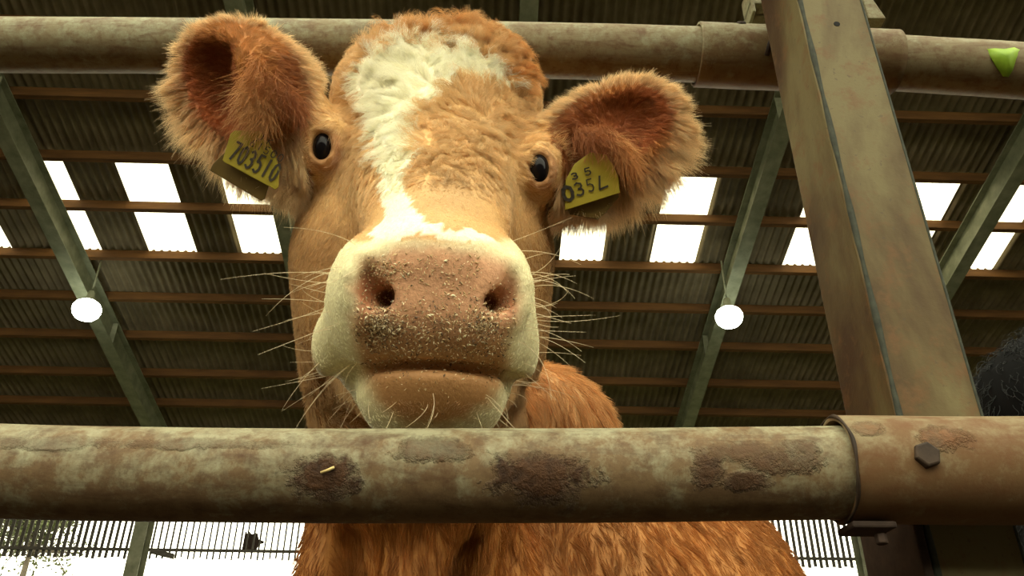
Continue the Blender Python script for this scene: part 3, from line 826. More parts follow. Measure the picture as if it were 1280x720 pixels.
def coat(p, n):
    px, py, d = proj(p)
    jit = nz(p, 55, 1.0)*5+nz(p, 130, 2.0)*3.5
    jx = px+jit; jy = py+nz(p, 60, 4.0)*5+nz(p, 150, 6.0)*3
    head = (d < 1.16) & (py < 560)
    col = np.tile(BODYC, (len(p), 1))
    col *= (1+.16*nz(p, 9, 3.0)+.10*nz(p, 40, 5.0))[:, None]
    crest_lit = (smoothstep(.30, .42, p[:, 2])*smoothstep(1.05, 1.12, p[:, 1]))[:, None]
    col = col*(1-crest_lit)+np.array([.74, .42, .17])*crest_lit  # paler upper shoulder: light from above put into the coat colour
    h = head
    base = TAN[None]*(1+.07*nz(p, 22, 8.0)+.05*nz(p, 70, 9.0))[:, None]
    # redder round the ears' roots, the poll and the cheeks' rear
    red = smoothstep(68, 30, py+.0*px)*1.0 + smoothstep(600, 650, px)*smoothstep(125, 95, py)
    red = np.maximum(red, smoothstep(.97, 1.06, d)*smoothstep(260, 420, py)*.6)
    low = smoothstep(215, 330, py)*(.55+.4*smoothstep(60, 150, np.abs(px-535)))
    red = np.clip(np.maximum(red, low), 0, 1)
    base = base*(1-red[:, None])+ORANGE*red[:, None]*(1-.18*smoothstep(250, 350, py)-.30*smoothstep(230, 300, py)*smoothstep(70, 120, np.abs(px-535)))[:, None]  # cheeks darkened further; the muzzle's shade is put into the coat colour
    br = np.exp(-(((px-568)/44)**2+((py-238)/34)**2))[:, None]*.75
    base = base*(1-br)+np.array([.42, .25, .10])*br
    col[h] = base[h]
    front = (n @ FW) < .35
    wmask = inpoly(jx, jy, BLAZE) & front & h & (d < 1.10) & ((py < 270) | (np.linalg.norm(p-np.array(H(541, 400, .70)), axis=1) < .145))
    col[wmask] = WHITE
    # pale muzzle
    mc = np.array(H(541, 400, .70)); r = np.linalg.norm((p-mc)*np.array([1, 1, 1]), axis=1)
    muz = smoothstep(.128, .105, r+nz(p, 50, 7)*.006)*h*smoothstep(296, 306, py+jit*.4)
    col = col*(1-muz[:, None])+CREAM*muz[:, None]
    padc = polydist(px+jit*.7, py+jit*.7, PAD); padw = smoothstep(-15, 11, padc)*(muz > .1)*((n @ FW) < .3)
    pc = PINK[None]*(1+.15*nz(p, 60, 3))[:, None]
    lowp = smoothstep(395, 450, py)[:, None]; pc = pc*(1-lowp)+LIPC*lowp
    rimw = np.maximum(np.exp(-(((px-455)/13)**2+((py-362)/38)**2)), np.exp(-(((px-644)/10)**2+((py-372)/34)**2)))[:, None]*.8
    pc = pc*(1-rimw)+np.array([.36, .10, .035])*rimw
    col = col*(1-padw[:, None])+pc*padw[:, None]
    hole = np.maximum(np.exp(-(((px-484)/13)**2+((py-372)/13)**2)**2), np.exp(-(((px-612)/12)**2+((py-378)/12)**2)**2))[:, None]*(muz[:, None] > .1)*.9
    col = col*(1-hole)+np.array([.10, .03, .012])*hole  # nostril darkness painted in, standing in for shade down the hole
    # ears
    for c, Rm, L in ((earL_c, EL, .125), (earR_c, ER, .115)):
        l = (p-c) @ Rm.T
        ins = (np.abs(l[:, 0]) < L*1.15) & (np.abs(l[:, 2]) < .10) & (np.abs(l[:, 1]) < .075) & (d < 1.15)
        side = -1 if c is earL_c else 1
        outb = ((px < 372) if side < 0 else (px > 702))
        ins &= outb
        col[ins] = (ORANGE*np.array([.78, .68, .6]))[None]*(1+.12*nz(p[ins], 40, 3))[:, None]
        rr = np.sqrt((l[:, 0]-.010)**2/(.082**2)+(l[:, 2]-(EZL*.022 if side < 0 else 0))**2/(.046**2))
        inn = ins & ((p-c) @ Rm[1] < .040) & (rr < 1.02) & ((n @ Rm[1]) > -.2)
        f = smoothstep(1.02, .8, rr)[:, None]
        col[inn] = (col*(1-f)+EARIN*f)[inn]
    root_shade = np.maximum(smoothstep(318, 352, px)*(px < 392)*smoothstep(255, 215, py)*smoothstep(40, 80, py), smoothstep(775, 735, px)*(px > 692)*smoothstep(270, 240, py)*smoothstep(95, 135, py))*(d < 1.12)*(d > .80)
    root_shade = (root_shade*.85*(np.hypot(px-404, py-184) > 34)*(np.hypot(px-674, py-211) > 34))[:, None]
    col = col*(1-root_shade)+np.array([.24, .065, .014])*root_shade  # ear roots darkened: the shadow beside the head is painted into the fur
    # pink eyelids
    for ex, ey, rx, ry in ((408, 190, 26, 34), (678, 214, 22, 32)):
        e = np.sqrt(((px-ex)/rx)**2+((py-ey)/ry)**2)
        f = (smoothstep(1.05, .65, e)*(d < 1.02)*.45)[:, None]
        col = col*(1-f)+np.array([.42, .14, .07])*f
    return np.clip(col, 0, 1)

def coat_skin_mat():
    m, nt, b = new_mat('cow_skin')
    a = nt.nodes.new('ShaderNodeAttribute'); a.attribute_name = 'coat'
    v = coords(nt); n1 = noise(nt, v, 300, 3, .6); n2 = noise(nt, v, 60, 4, .6)
    c = mix(nt, math_n(nt, 'MULTIPLY', ramp(nt, n1, [(.35, (1, 1, 1)), (.65, (0, 0, 0))]), .25), a.outputs['Color'], (.25, .1, .03))
    nt.links.new(c, b.inputs['Base Color']); b.inputs['Roughness'].default_value = .6
    b.inputs['Specular IOR Level'].default_value = .28
    bump(nt, b, math_n(nt, 'ADD', n1, n2), .0012, .5)
    return m
M['skin'] = coat_skin_mat()
def hair_mat(name='coat_hair', tr=.3):
    m, nt, b = new_mat(name)
    a = nt.nodes.new('ShaderNodeAttribute'); a.attribute_name = 'coat'
    nt.links.new(a.outputs['Color'], b.inputs['Base Color']); b.inputs['Roughness'].default_value = .55
    b.inputs['Specular IOR Level'].default_value = .3
    t = nt.nodes.new('ShaderNodeBsdfTranslucent'); nt.links.new(a.outputs['Color'], t.inputs['Color'])
    mx = nt.nodes.new('ShaderNodeMixShader'); mx.inputs[0].default_value = tr
    nt.links.new(b.outputs[0], mx.inputs[1]); nt.links.new(t.outputs[0], mx.inputs[2])
    nt.links.new(mx.outputs[0], nt.nodes['Material Output'].inputs['Surface'])
    return m
M['hair'] = hair_mat()

off = np.array([0, 0, CH])
org_cow = np.array([.15, 1.7, .0])
def raw_mesh(name, V, Q, mat, org, parent=None, colors=None, cname='coat'):
    me = bpy.data.meshes.new(name)
    me.vertices.add(len(V)); me.vertices.foreach_set('co', (V-org).astype(np.float32).ravel())
    k = Q.shape[1]
    me.loops.add(Q.size); me.loops.foreach_set('vertex_index', Q.astype(np.int32).ravel())
    me.polygons.add(len(Q)); me.polygons.foreach_set('loop_start', np.arange(0, Q.size, k, dtype=np.int32))
    me.update(calc_edges=True); me.validate(); me.shade_smooth()
    if colors is not None:
        at = me.color_attributes.new(cname, 'FLOAT_COLOR', 'POINT')
        at.data.foreach_set('color', np.concatenate([colors, np.ones((len(colors), 1))], 1).astype(np.float32).ravel())
    me.materials.append(mat)
    o = bpy.data.objects.new(name, me); link(o, parent)
    return o
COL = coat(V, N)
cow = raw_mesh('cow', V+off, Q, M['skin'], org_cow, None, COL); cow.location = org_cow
tag(cow, 'tan orange cow with a white blaze and yellow ear tags, chin on the lower rail', 'cow')

def curves_obj(name, roots, dirs, lens, cols, mat, parent, npts=5, r0=.00022, curl=None, grav=0.0, taper=.25, org=org_cow, bend=None):
    """many hairs as one hair-curves object; all arrays per hair; positions are camera-relative"""
    n = len(roots)
    hc = bpy.data.hair_curves.new(name); hc.add_curves([npts]*n)
    t = np.linspace(0, 1, npts)[None, :, None]
    d = dirs[:, None, :]
    L = lens[:, None, None]
    pts = roots[:, None, :]+d*t*L
    if bend is not None: pts = pts+bend[:, None, :]*(t**2)*L
    pts = pts+np.array([0, 0, -1.0])*grav*(t**2)*L
    if curl is not None:
        amp, freq, ph, u, w = curl
        pts = pts+(amp[:, None, None]*t*(np.cos(freq*t*6.28+ph[:, None, None])*u[:, None, :]+np.sin(freq*t*6.28+ph[:, None, None])*w[:, None, :]))*L
    pts = pts+off-org
    hc.position_data.foreach_set('vector', pts.astype(np.float32).ravel()) if hasattr(hc, 'position_data') else hc.attributes['position'].data.foreach_set('vector', pts.astype(np.float32).ravel())
    ra = hc.attributes.get('radius') or hc.attributes.new('radius', 'FLOAT', 'POINT')
    rr = (r0 if np.isscalar(r0) else r0[:, None])*(1-(1-taper)*np.linspace(0, 1, npts)[None, :]**1.5)*np.ones((n, 1))
    ra.data.foreach_set('value', rr.astype(np.float32).ravel())
    cols = np.clip(cols, 0, 1)**(.72 if name == 'face_hair' else .85)
    ca = hc.attributes.new('coat', 'FLOAT_COLOR', 'CURVE')
    ca.data.foreach_set('color', np.concatenate([cols, np.ones((n, 1))], 1).astype(np.float32).ravel())
    hc.materials.append(mat)
    o = bpy.data.objects.new(name, hc); link(o, parent); o['kind'] = 'stuff'
    return o

from mathutils.kdtree import KDTree
def clumped(p, dirs, L, c, k, amount, seed, dark=.10):
    """gather hairs into k locks: tips lean to their lock's tip"""
    r = np.random.RandomState(seed); g = r.choice(len(p), k, replace=False)
    kd = KDTree(k)
    for i, j in enumerate(g): kd.insert(p[j], i)
    kd.balance(); near = np.array([kd.find(q)[1] for q in p]); gi = g[near]
    amt = amount if np.isscalar(amount) else amount[:, None]
    tip = p[gi]+dirs[gi]*L[gi][:, None]
    vec = dirs*L[:, None]; vec = vec+(tip-p-vec)*amt
    ln = np.linalg.norm(vec, axis=1)
    ok = ln > L*.3
    d2 = np.where(ok[:, None], vec/np.maximum(ln, 1e-9)[:, None], dirs)
    return d2, np.clip(ln, L*.6, L*1.4), c*(1+r.normal(0, dark, k))[near][:, None]
# --- scatter hair roots over the surface
rng = np.random.RandomState(11)
px, py, dd = proj(V)
fpx = px[Q].mean(1); fpy = py[Q].mean(1); fd = dd[Q].mean(1); fc = V[Q].mean(1); fnrm = N[Q].mean(1)
facing = -(fnrm*(fc/np.linalg.norm(fc, axis=1)[:, None])).sum(1)
inview = (fpx > -60) & (fpx < 1340) & (fpy > -60) & (fpy < 780)
dens = np.zeros(len(Q))
headf = (fd < 1.16) & (fpy < 560)
dens[headf] = 1.0; dens[~headf] = .24
dens *= np.where(facing > -.25, 1, .25)*np.where(inview, 1, .2)
mcen = np.array(H(541, 400, .70))
rm = np.linalg.norm(fc-mcen, axis=1)
padf = inpoly(fpx, fpy, PAD) & (rm < .14)
dens[padf & (fpy < 500)] = 0
eyem = np.zeros(len(Q), bool)
for ex, ey, rx, ry in ((404, 187, 15, 24), (674, 212, 13, 22)): eyem |= (((fpx-ex)/rx)**2+((fpy-ey)/ry)**2 < 1) & (fd < 1.0)
dens[eyem] = 0
def sample(weight, n, seed):
    r = np.random.RandomState(seed); w = weight*FA; cum = np.cumsum(w); cum /= cum[-1]
    f = np.searchsorted(cum, r.rand(n)); a = r.rand(n, 1); b = r.rand(n, 1); q = Q[f]
    w4 = [(1-a)*(1-b), a*(1-b), a*b, (1-a)*b]
    p = sum(w4[i]*V[q[:, i]] for i in range(4)); nn = sum(w4[i]*N[q[:, i]] for i in range(4))
    nn /= np.linalg.norm(nn, axis=1)[:, None]; return p, nn, f
def tang(v, n):
    t = v-n*(v*n).sum(1)[:, None]; return t/np.maximum(np.linalg.norm(t, axis=1), 1e-9)[:, None]
def unit(v): return v/np.maximum(np.linalg.norm(v, axis=1), 1e-9)[:, None]

def grow(p, n, seed, kind):
    r = np.random.RandomState(seed); m = len(p)
    x, y, d = proj(p)
    noise3 = np.stack([nz(p, 38, s) for s in (1.0, 2.0, 3.0)], 1)
    fine3 = np.stack([nz(p, 120, s) for s in (4.0, 5.0, 6.0)], 1)
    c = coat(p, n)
    c *= (1+r.normal(0, .10, m)+.10*nz(p, 160, 2.2))[:, None]
    if kind == 'face':
        # hair streams out from the whorl on the forehead; below it runs down the face
        wc = np.array(H(566, 165, .93)); rad = p-wc
        swirl = np.cross(np.tile(-FW, (m, 1)), rad)
        downf = np.tile(-HA, (m, 1))
        near = smoothstep(.16, .05, np.linalg.norm(rad, axis=1))[:, None]
        flow = unit(rad)*(1.0)*near+unit(swirl)*.5*near+downf*(1-near)*smoothstep(120, 190, y)[:, None]+np.array([-.4, 0, .8])*(1-near)*smoothstep(140, 90, y)[:, None]
        side = np.array([1.0, 0, 0])*np.sign(x-545)[:, None]*smoothstep(60, 150, np.abs(x-545))[:, None]*.7
        flow = flow+side
        fore = smoothstep(260, 170, y)*smoothstep(150, 60, np.abs(x-545))
        curlz = .35+1.1*fore
        t = tang(flow+noise3*curlz[:, None]+fine3*.35, n)
        lift = .22+.25*fore
        L = .0055+.015*fore+.013*smoothstep(110, 60, y)*smoothstep(130, 60, np.abs(x-560))
        L = L+ .006*smoothstep(.10, .13, np.linalg.norm(p-mcen, axis=1))*0
        jaw = smoothstep(400, 520, y)*smoothstep(.75, .9, d); L = L+.008*jaw
    elif kind == 'body':
        t = tang(np.tile(np.array([.12, .25, -1.0]), (m, 1))+noise3*.35+fine3*.3, n)
        lift = .25+0*x; L = .016+.010*(nz(p, 12, 3)+1)*.5+.012*smoothstep(560, 520, y)
    dirs = unit(t+n*(lift*(1+r.normal(0, .3, m)))[:, None]+r.normal(0, .12, (m, 3)))
    L = L*r.uniform(.7, 1.3, m)
    return dirs, L, c, x, y, d
# short coat of head and body
we = dens*headf
earbox = ((fpx < 372) & (fpy < 262)) | ((fpx > 700) & (fpy < 290)) & (fd < 1.15)
earbox &= headf
we = we*(~earbox)*np.where((rm < .125) & ~padf, .55, 1)*np.where((fpy < 240), 1.25, 1)
p, n, f = sample(we, 115000, 1)
dirs, L, c, x, y, d = grow(p, n, 2, 'face')
muzz = smoothstep(.135, .11, np.linalg.norm(p-mcen, axis=1)); L = L*(1-.62*muzz)
fore = smoothstep(275, 200, y)*smoothstep(160, 70, np.abs(x-545))
dirs, L, c = clumped(p, dirs, L, c, 4200, (.15+.6*fore)*(1-muzz), 61, .07)
u = tang(rng.normal(0, 1, (len(p), 3)), dirs); w = np.cross(dirs, u)
fore = smoothstep(270, 180, y)*smoothstep(150, 60, np.abs(x-545))
ph = nz(p, 25, 1.5)*6+rng.rand(len(p))*.6
curves_obj('face_hair', p, dirs, L, c, M['hair'], cow, 6, .00019, (.03+.16*fore, .9, ph, u, w), .15)
p, n, f = sample(dens*(~headf), 95000, 3)
dirs, L, c, x, y, d = grow(p, n, 4, 'body')
dirs, L, c = clumped(p, dirs, L, c, 5000, .4, 62, .05)
curves_obj('body_hair', p, dirs, L, (np.clip(c, 0, 1)**1.3)*.9, M['hair'], cow, 4, .00042, None, .1)
# poll tuft
tw = headf*inpoly(fpx, fpy, [(480, 75), (500, 30), (560, 10), (640, 40), (668, 100), (655, 130), (630, 100), (580, 74), (540, 58), (500, 60)])*1.0
p, n, f = sample(tw, 9000, 5); m = len(p)
x, y, d = proj(p)
base = np.stack([.35+.004*(x-540)*1.2, -.25+0*x, .75-.004*np.abs(x-560)], 1)
cl = np.stack([nz(p, 75, s) for s in (1., 2., 3.)], 1)
dirs = unit(tang(base+cl*.8, n)+n*.55+rng.normal(0, .12, (m, 3)))
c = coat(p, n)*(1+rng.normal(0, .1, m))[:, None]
u = tang(rng.normal(0, 1, (m, 3)), dirs); w = np.cross(dirs, u)
Lt = rng.uniform(.016, .030, m); dirs, Lt, c = clumped(p, dirs, Lt, c, 260, .7, 63, .12)
curves_obj('poll_tuft', p, dirs, Lt, c, M['hair'], cow, 7, .00024, (np.full(m, .14), 1.0, nz(p, 60, 2)*5, u, w), .25)

# --- ear fur
def ear_fur(name, c, Rm, L, Wd, seed, side):
    r = np.random.RandomState(seed)
    ll = (fc-c) @ Rm.T
    outb = ((fpx < 372) | ((fpx < 392) & (fpy < 150))) if side < 0 else ((fpx > 704) | ((fpx > 688) & (fpy < 180)))
    ins = headf & outb & (np.abs(ll[:, 0]) < L*1.3) & (np.abs(ll[:, 2]) < Wd*1.5) & (np.abs(ll[:, 1]) < .09)
    p, n, f = sample(ins*np.where(facing > -.6, 1.0, .3), 42000, seed); m = len(p)
    l = (p-c) @ Rm.T
    rr = np.sqrt((l[:, 0]/L)**2+(l[:, 2]/Wd)**2)
    outw = unit(l[:, 0:1]*Rm[0]/L**1.0+l[:, 2:3]*Rm[2]/Wd)          # away from the ear's centre, in its plane
    rim = smoothstep(.72, .98, rr)
    nin = np.abs(n @ Rm[1])
    edge = smoothstep(.25, .9, rim)
    inn = (n @ Rm[1] > .0) & (rr < .88)
    t = tang(outw*1.0+np.array([0, 0, -.25])+np.stack([nz(p, 50, s) for s in (1., 2., 3.)], 1)*.45, n)
    dirs = unit(t*(1-.3*rim[:, None])+n*(.25+.1*rim)[:, None]+outw*rim[:, None]*1.0+r.normal(0, .16, (m, 3)))
    L_ = (.007+.011*edge)*r.uniform(.5, 1.4, m)
    L_[inn] *= 1.1
    L_ = L_*(1+.9*edge*smoothstep(.1, .8, -outw[:, 2]+.35*np.sign(side)*outw[:, 0]))
    cc = coat(p, n)
    tip = np.array([.90, .68, .36])
    f_ = (edge*.8)[:, None]; cc = cc*(1-f_)+tip*f_
    cc *= (1+r.normal(0, .12, m))[:, None]
    dirs, L_, cc = clumped(p, dirs, L_, cc, 1500, .5, seed, .10)
    curves_obj(name, p, dirs, L_, np.clip(cc, 0, 1), M['earhair'], cow, 6, .00023, None, .25, .2, bend=r.normal(0, .12, (m, 3)))
M['earhair'] = hair_mat('ear_hair', .45)
ear_fur('ear_fur', earL_c, EL, .101, .074, 21, -1)
ear_fur('ear_fur', earR_c, ER, .092, .064, 22, 1)
# long inner-ear tufts hanging over the tags
def tuft(px0, py0, px1, py1, d0, dvec, ln, num, seed, col, spread=.25):
    r = np.random.RandomState(seed); t = r.rand(num)
    roots = np.array([P(px0+(px1-px0)*a+r.normal(0, 4), py0+(py1-py0)*a+r.normal(0, 4), d0+r.normal(0, .003)) for a in t])
    dirs = unit(np.array(dvec)[None]+r.normal(0, spread, (num, 3))+np.stack([nz(roots, 90, s) for s in (1., 2., 3.)], 1)*.35)
    return roots, dirs, r.uniform(.6, 1.25, num)*ln, np.array(col)[None]*(1+r.normal(0, .12, num))[:, None]
T = [tuft(322, 70, 330, 110, .930, (.10, -.15, -1), .040, 1500, 1, (.50, .20, .055)),
     tuft(312, 105, 340, 135, .925, (.0, -.2, -1), .042, 1700, 2, (.50, .24, .08)),
     tuft(340, 90, 372, 130, .930, (.25, -.1, -1), .036, 1500, 3, (.34, .11, .03)),
     tuft(345, 225, 378, 232, .945, (.0, -.1, -1), .030, 900, 5, (.72, .52, .27)),
     tuft(385, 130, 400, 215, .95, (-.75, -.4, .35), .018, 900, 6, (.66, .36, .14)),
     tuft(690, 175, 706, 250, .95, (.8, -.4, .2), .018, 900, 7, (.60, .33, .12)),
     tuft(720, 165, 760, 165, .955, (.30, -.2, -1), .036, 1300, 8, (.34, .11, .03)),
     tuft(764, 170, 790, 200, .950, (.15, -.2, -1), .034, 1100, 9, (.58, .26, .08)),
     tuft(700, 255, 760, 262, .955, (.1, -.1, -1), .018, 1000, 10, (.70, .50, .26))]
rt, dr, ln, cc = (np.concatenate(q) for q in zip(*T))
curves_obj('inner_ear_hair', rt, dr, ln, np.clip(cc, 0, 1), M['earhair'], cow, 6, .00024, None, .2, .2, bend=rng.normal(0, .2, (len(rt), 3)))

# --- whiskers
pw, nw, f = sample((rm < .135)*headf*(((fpx < 452) | (fpx > 640)) & (fpy > 300) & (fpy < 500) | (fpy > 490) & (rm < .11))*(facing > -.3)*1.0, 95, 31)
m = len(pw); out = unit(nw*.9+np.array([0, 0, -.15])+np.sign(pw[:, 0:1]-mcen[0])*np.array([.9, 0, 0])+rng.normal(0, .25, (m, 3)))
x, y, d = proj(pw); ch = smoothstep(480, 510, y)[:, None]
out = unit(out*(1-ch)+ch*(nw+np.array([0, -.3, -.8])+rng.normal(0, .3, (m, 3))))
curves_obj('whiskers', pw, out, rng.uniform(.02, .062, m)*(1-.5*ch[:, 0]), np.tile([.75, .6, .35], (m, 1)), M['hair'], cow, 9, .00026, None, .12, .3, bend=rng.normal(0, .22, (m, 3)))
# eyelashes and the pale hairs beside the eyes
# --- eyes
mE, ntE, bE = new_mat('dark_eye'); bE.inputs['Specular IOR Level'].default_value = .12; bE.inputs['Base Color'].default_value = (.006, .005, .006, 1); bE.inputs['Roughness'].default_value = .08
def eyeball(c, r):
    c = np.array(c)+off; n = 32; m = 20; v = []; f = []
    for i in range(m+1):
        th = math.pi*i/m
        for k in range(n):
            ph = 2*math.pi*k/n; v.append((c[0]+r[0]*math.sin(th)*math.cos(ph), c[1]+r[1]*math.sin(th)*math.sin(ph), c[2]+r[2]*math.cos(th)))
    for i in range(m):
        for k in range(n): f.append([i*n+k, (i+1)*n+k, (i+1)*n+(k+1) % n, i*n+(k+1) % n])
    o = mesh_obj('eye', v, f, mE, cow, True); return o
for c in EYES: eyeball(c+np.array([0, .001, .0005]), (.0120, .0150, .0195))

# --- chaff stuck to the nose
pc, nc, f = sample(padf*(facing > .1)*(np.exp(-((fpy-415)/40.0)**2)*1.0+.55*np.exp(-((fpy-335)/14.0)**2)*(fpx < 600)+5*np.exp(-(((fpx-476)/18)**2+((fpy-408)/16)**2))+4*np.exp(-(((fpx-604)/12)**2+((fpy-406)/15)**2))+1.8*np.exp(-(((fpx-480)/16)**2+((fpy-338)/12)**2))+.03), 6500, 41)
rs = np.random.RandomState(5); v = []; q = []
for i in range(len(pc)):
    t = np.cross(nc[i], rs.normal(0, 1, 3)); t /= np.linalg.norm(t); b2 = np.cross(nc[i], t)
    t = t+nc[i]*rs.normal(0, .35); L_ = rs.uniform(.0006, .0017)*(1.4 if rs.rand() < .15 else .85); wd = L_*rs.uniform(.25, .5)
    c = pc[i]+nc[i]*rs.uniform(.0002, .0016)+off; b = len(v); th = nc[i]*wd*.7
    v += [c-t*L_, c+b2*wd, c+t*L_, c-b2*wd, c+th, c-th]
    q += [[b, b+3, b+4], [b+3, b+2, b+4], [b+2, b+1, b+4], [b+1, b, b+4], [b+3, b, b+5], [b+2, b+3, b+5], [b+1, b+2, b+5], [b, b+1, b+5]]
cr = rs.rand(len(pc)); upp = (proj(pc)[1] < 372)[:, None]; lim = np.where(upp, .12, .42); cc = np.where(cr[:, None] < lim*.6, np.array([.12, .06, .02]), np.where(cr[:, None] < lim, np.array([.26, .15, .05]), np.where(cr[:, None] < .8, np.array([.50, .34, .15]), np.array([.85, .72, .45]))))
cc = np.repeat(cc*(1+rs.normal(0, .15, (len(pc), 1))), 6, 0)
mC, ntC, bC = new_mat('chaff'); a = ntC.nodes.new('ShaderNodeAttribute'); a.attribute_name = 'coat'; ntC.links.new(a.outputs['Color'], bC.inputs['Base Color']); bC.inputs['Roughness'].default_value = .45
o0 = np.array(pc.mean(0)+off)
chaff = raw_mesh('feed_chaff', np.array(v), np.array(q), mC, o0, None, np.clip(cc, 0, 1)); chaff.location = o0
chaff.data.shade_flat()
tag(chaff, 'crumbs of dry feed chaff stuck on the cow\'s nose', 'chaff', kind='stuff')

# --- ear tags
M['tag_yellow'] = simple('yellow_plastic', (.30, .24, .02), (.38, .31, .035), 30, .5)
M['tag_back'] = simple('dull_tag_plastic', (.09, .055, .012), (.14, .09, .02), 30, .5)
mT, ntT, bT = new_mat('tag_ink'); bT.inputs['Base Color'].default_value = (.03, .022, .012, 1); bT.inputs['Roughness'].default_value = .6
DIG = {  # strokes on a 0..1 x 0..1 cell (y up)
 '0': [[(.5, 1), (.15, .85), (.05, .5), (.15, .15), (.5, 0), (.85, .15), (.95, .5), (.85, .85), (.5, 1)]],
 '1': [[(.5, 1), (.5, 0)]], '7': [[(.05, 1), (.95, 1), (.4, 0)]],
 '3': [[(.1, .88), (.4, 1), (.8, .88), (.85, .7), (.7, .55), (.4, .52)], [(.4, .52), (.75, .48), (.92, .3), (.8, .08), (.45, 0), (.08, .12)]],
 '5': [[(.88, 1), (.2, 1), (.12, .56), (.5, .62), (.85, .48), (.9, .25), (.7, .04), (.4, 0), (.08, .1)]],
 '6': [[(.8, 1), (.35, .8), (.1, .4), (.15, .12), (.5, 0), (.85, .12), (.88, .4), (.5, .55), (.15, .4)]],
 'L': [[(.45, 1), (.10, 0), (.95, .08)]],
 'U': [[(.1, 1), (.1, .3), (.3, 0), (.7, 0), (.9, .3), (.9, 1)]],
 'K': [[(.1, 1), (.1, 0)], [(.9, 1), (.15, .5), (.9, 0)]]}
def ear_tag(corners, back, texts, lab):
    """corners: front plate outline in (px, py, depth); texts: (string, origin uv, cell w, cell h, stroke) along the plate's base"""
    outl = [np.array(P0(*c)) for c in corners]; k = len(outl)
    e = empty('ear_tag', sum(outl, np.zeros(3))/k); tag(e, lab, 'ear tag', 'yellow ear tags of the cow')
    n = np.cross(outl[1]-outl[0], outl[-1]-outl[0]); n /= np.linalg.norm(n)
    if n @ FW > 0: n = -n
    def plate(name, out, mat, th):
        mb = MB(); m_ = len(out); o2 = [p-n*th for p in out]
        mb.add(list(out)+o2, [list(range(m_)), list(range(m_, 2*m_))[::-1]]+[[(i+1) % m_, i, i+m_, (i+1) % m_+m_] for i in range(m_)])
        return mb.build(name, mat, e, bevel=.0006)
    fp = plate('front_plate', outl, M['tag_yellow'], .0016)
    bo = [np.array(P0(*c)) for c in back]
    plate('back_plate', bo, M['tag_back'], .0016)
    return e, fp, n
def write(e, par, n, org, ux, uy, texts):
    """strokes of ink laid on the plate; org, ux, uy world vectors"""
    for s, (x0, y0), cw, chh, adv, r in texts:
        for i, chx in enumerate(s):
            if chx == ' ': continue
            mb = MB()
            for stroke in DIG[chx]:
                pts = [org+ux*(x0+i*adv+cw*a)+uy*(y0+chh*b)+n*.0003 for a, b in stroke]
                for a, b in zip(pts[:-1], pts[1:]):
                    d = b-a; l = np.linalg.norm(d); d = d/l; sd = np.cross(n, d)*r; a = a-d*r*.5; b = b+d*r*.5
                    mb.add([a-sd, b-sd, b+sd, a+sd, a-sd+n*.0003, b-sd+n*.0003, b+sd+n*.0003, a+sd+n*.0003], [(0, 3, 2, 1), (4, 5, 6, 7), (0, 1, 5, 4), (1, 2, 6, 5), (2, 3, 7, 6), (3, 0, 4, 7)])
            o = mb.build('printed_digit', mT, par)
d0 = .905
LC = [(278, 200, d0), (281, 203, d0), (344, 237, d0), (348, 234, d0), (349, 212, d0), (345, 196, d0+.002), (335, 178, d0+.004), (318, 163, d0+.005), (293, 163, d0+.003), (288, 167, d0+.002)]
LB = [(262, 213, d0+.008), (266, 205, d0+.008), (281, 190, d0+.008), (338, 225, d0+.008), (331, 248, d0+.008), (326, 251, d0+.008)]
e, fp, n = ear_tag(LC, LB, None, 'yellow ear tag with number 703510 in the cow\'s larger ear')
ol = np.array(P0(281, 199.5, d0))+n*.0004; ux = np.array(P0(344, 233.5, d0))-np.array(P0(281, 199.5, d0)); Lx = np.linalg.norm(ux); ux /= Lx; uy = np.cross(n, ux)
if uy[2] < 0: uy = -uy
write(e, fp, n, ol, ux, uy, [('703510', (.0022, .0035), .0070, .0210, .0102, .0013), ('61500', (.016, .0275), .0058, .0085, .0088, .0006), ('UK', (.020, .0385), .0055, .0075, .012, .0006)])
st_ = MB(); p = np.array(P0(322, 168, d0-.002)); st_.tube([p, p-n*.012], .004, 16); st_.build('stud', M['tag_yellow'], e, smooth=True)
d1 = .93
RC = [(706, 263, d1), (775, 241, d1), (773, 222, d1), (766, 205, d1+.002), (757, 193, d1+.003), (738, 190, d1+.004), (718, 205, d1+.003), (707, 225, d1)]
RB = [(712, 268, d1+.008), (709, 258, d1+.008), (772, 238, d1+.008), (774, 246, d1+.008), (757, 266, d1+.008), (748, 274, d1+.008)]
e, fp, n = ear_tag(RC, RB, None, 'yellow ear tag with partly hidden faded digits in the cow\'s ear nearer the post')
ol = np.array(P0(706, 257, d1))+n*.0004; ux = np.array(P0(775, 236, d1))-np.array(P0(706, 257, d1)); ux /= np.linalg.norm(ux); uy = np.cross(n, ux)
if uy[2] < 0: uy = -uy
write(e, fp, n, ol, ux, uy, [('0', (.0015, .004), .0120, .0165, .013, .0019), ('3', (.0165, .006), .0100, .0150, .013, .0011), ('5', (.031, .007), .0080, .0140, .013, .0008), ('L', (.043, .006), .0120, .0150, .013, .0011), ('3', (.017, .026), .0075, .007, .013, .0009), ('5', (.033, .026), .0075, .008, .013, .0008)])

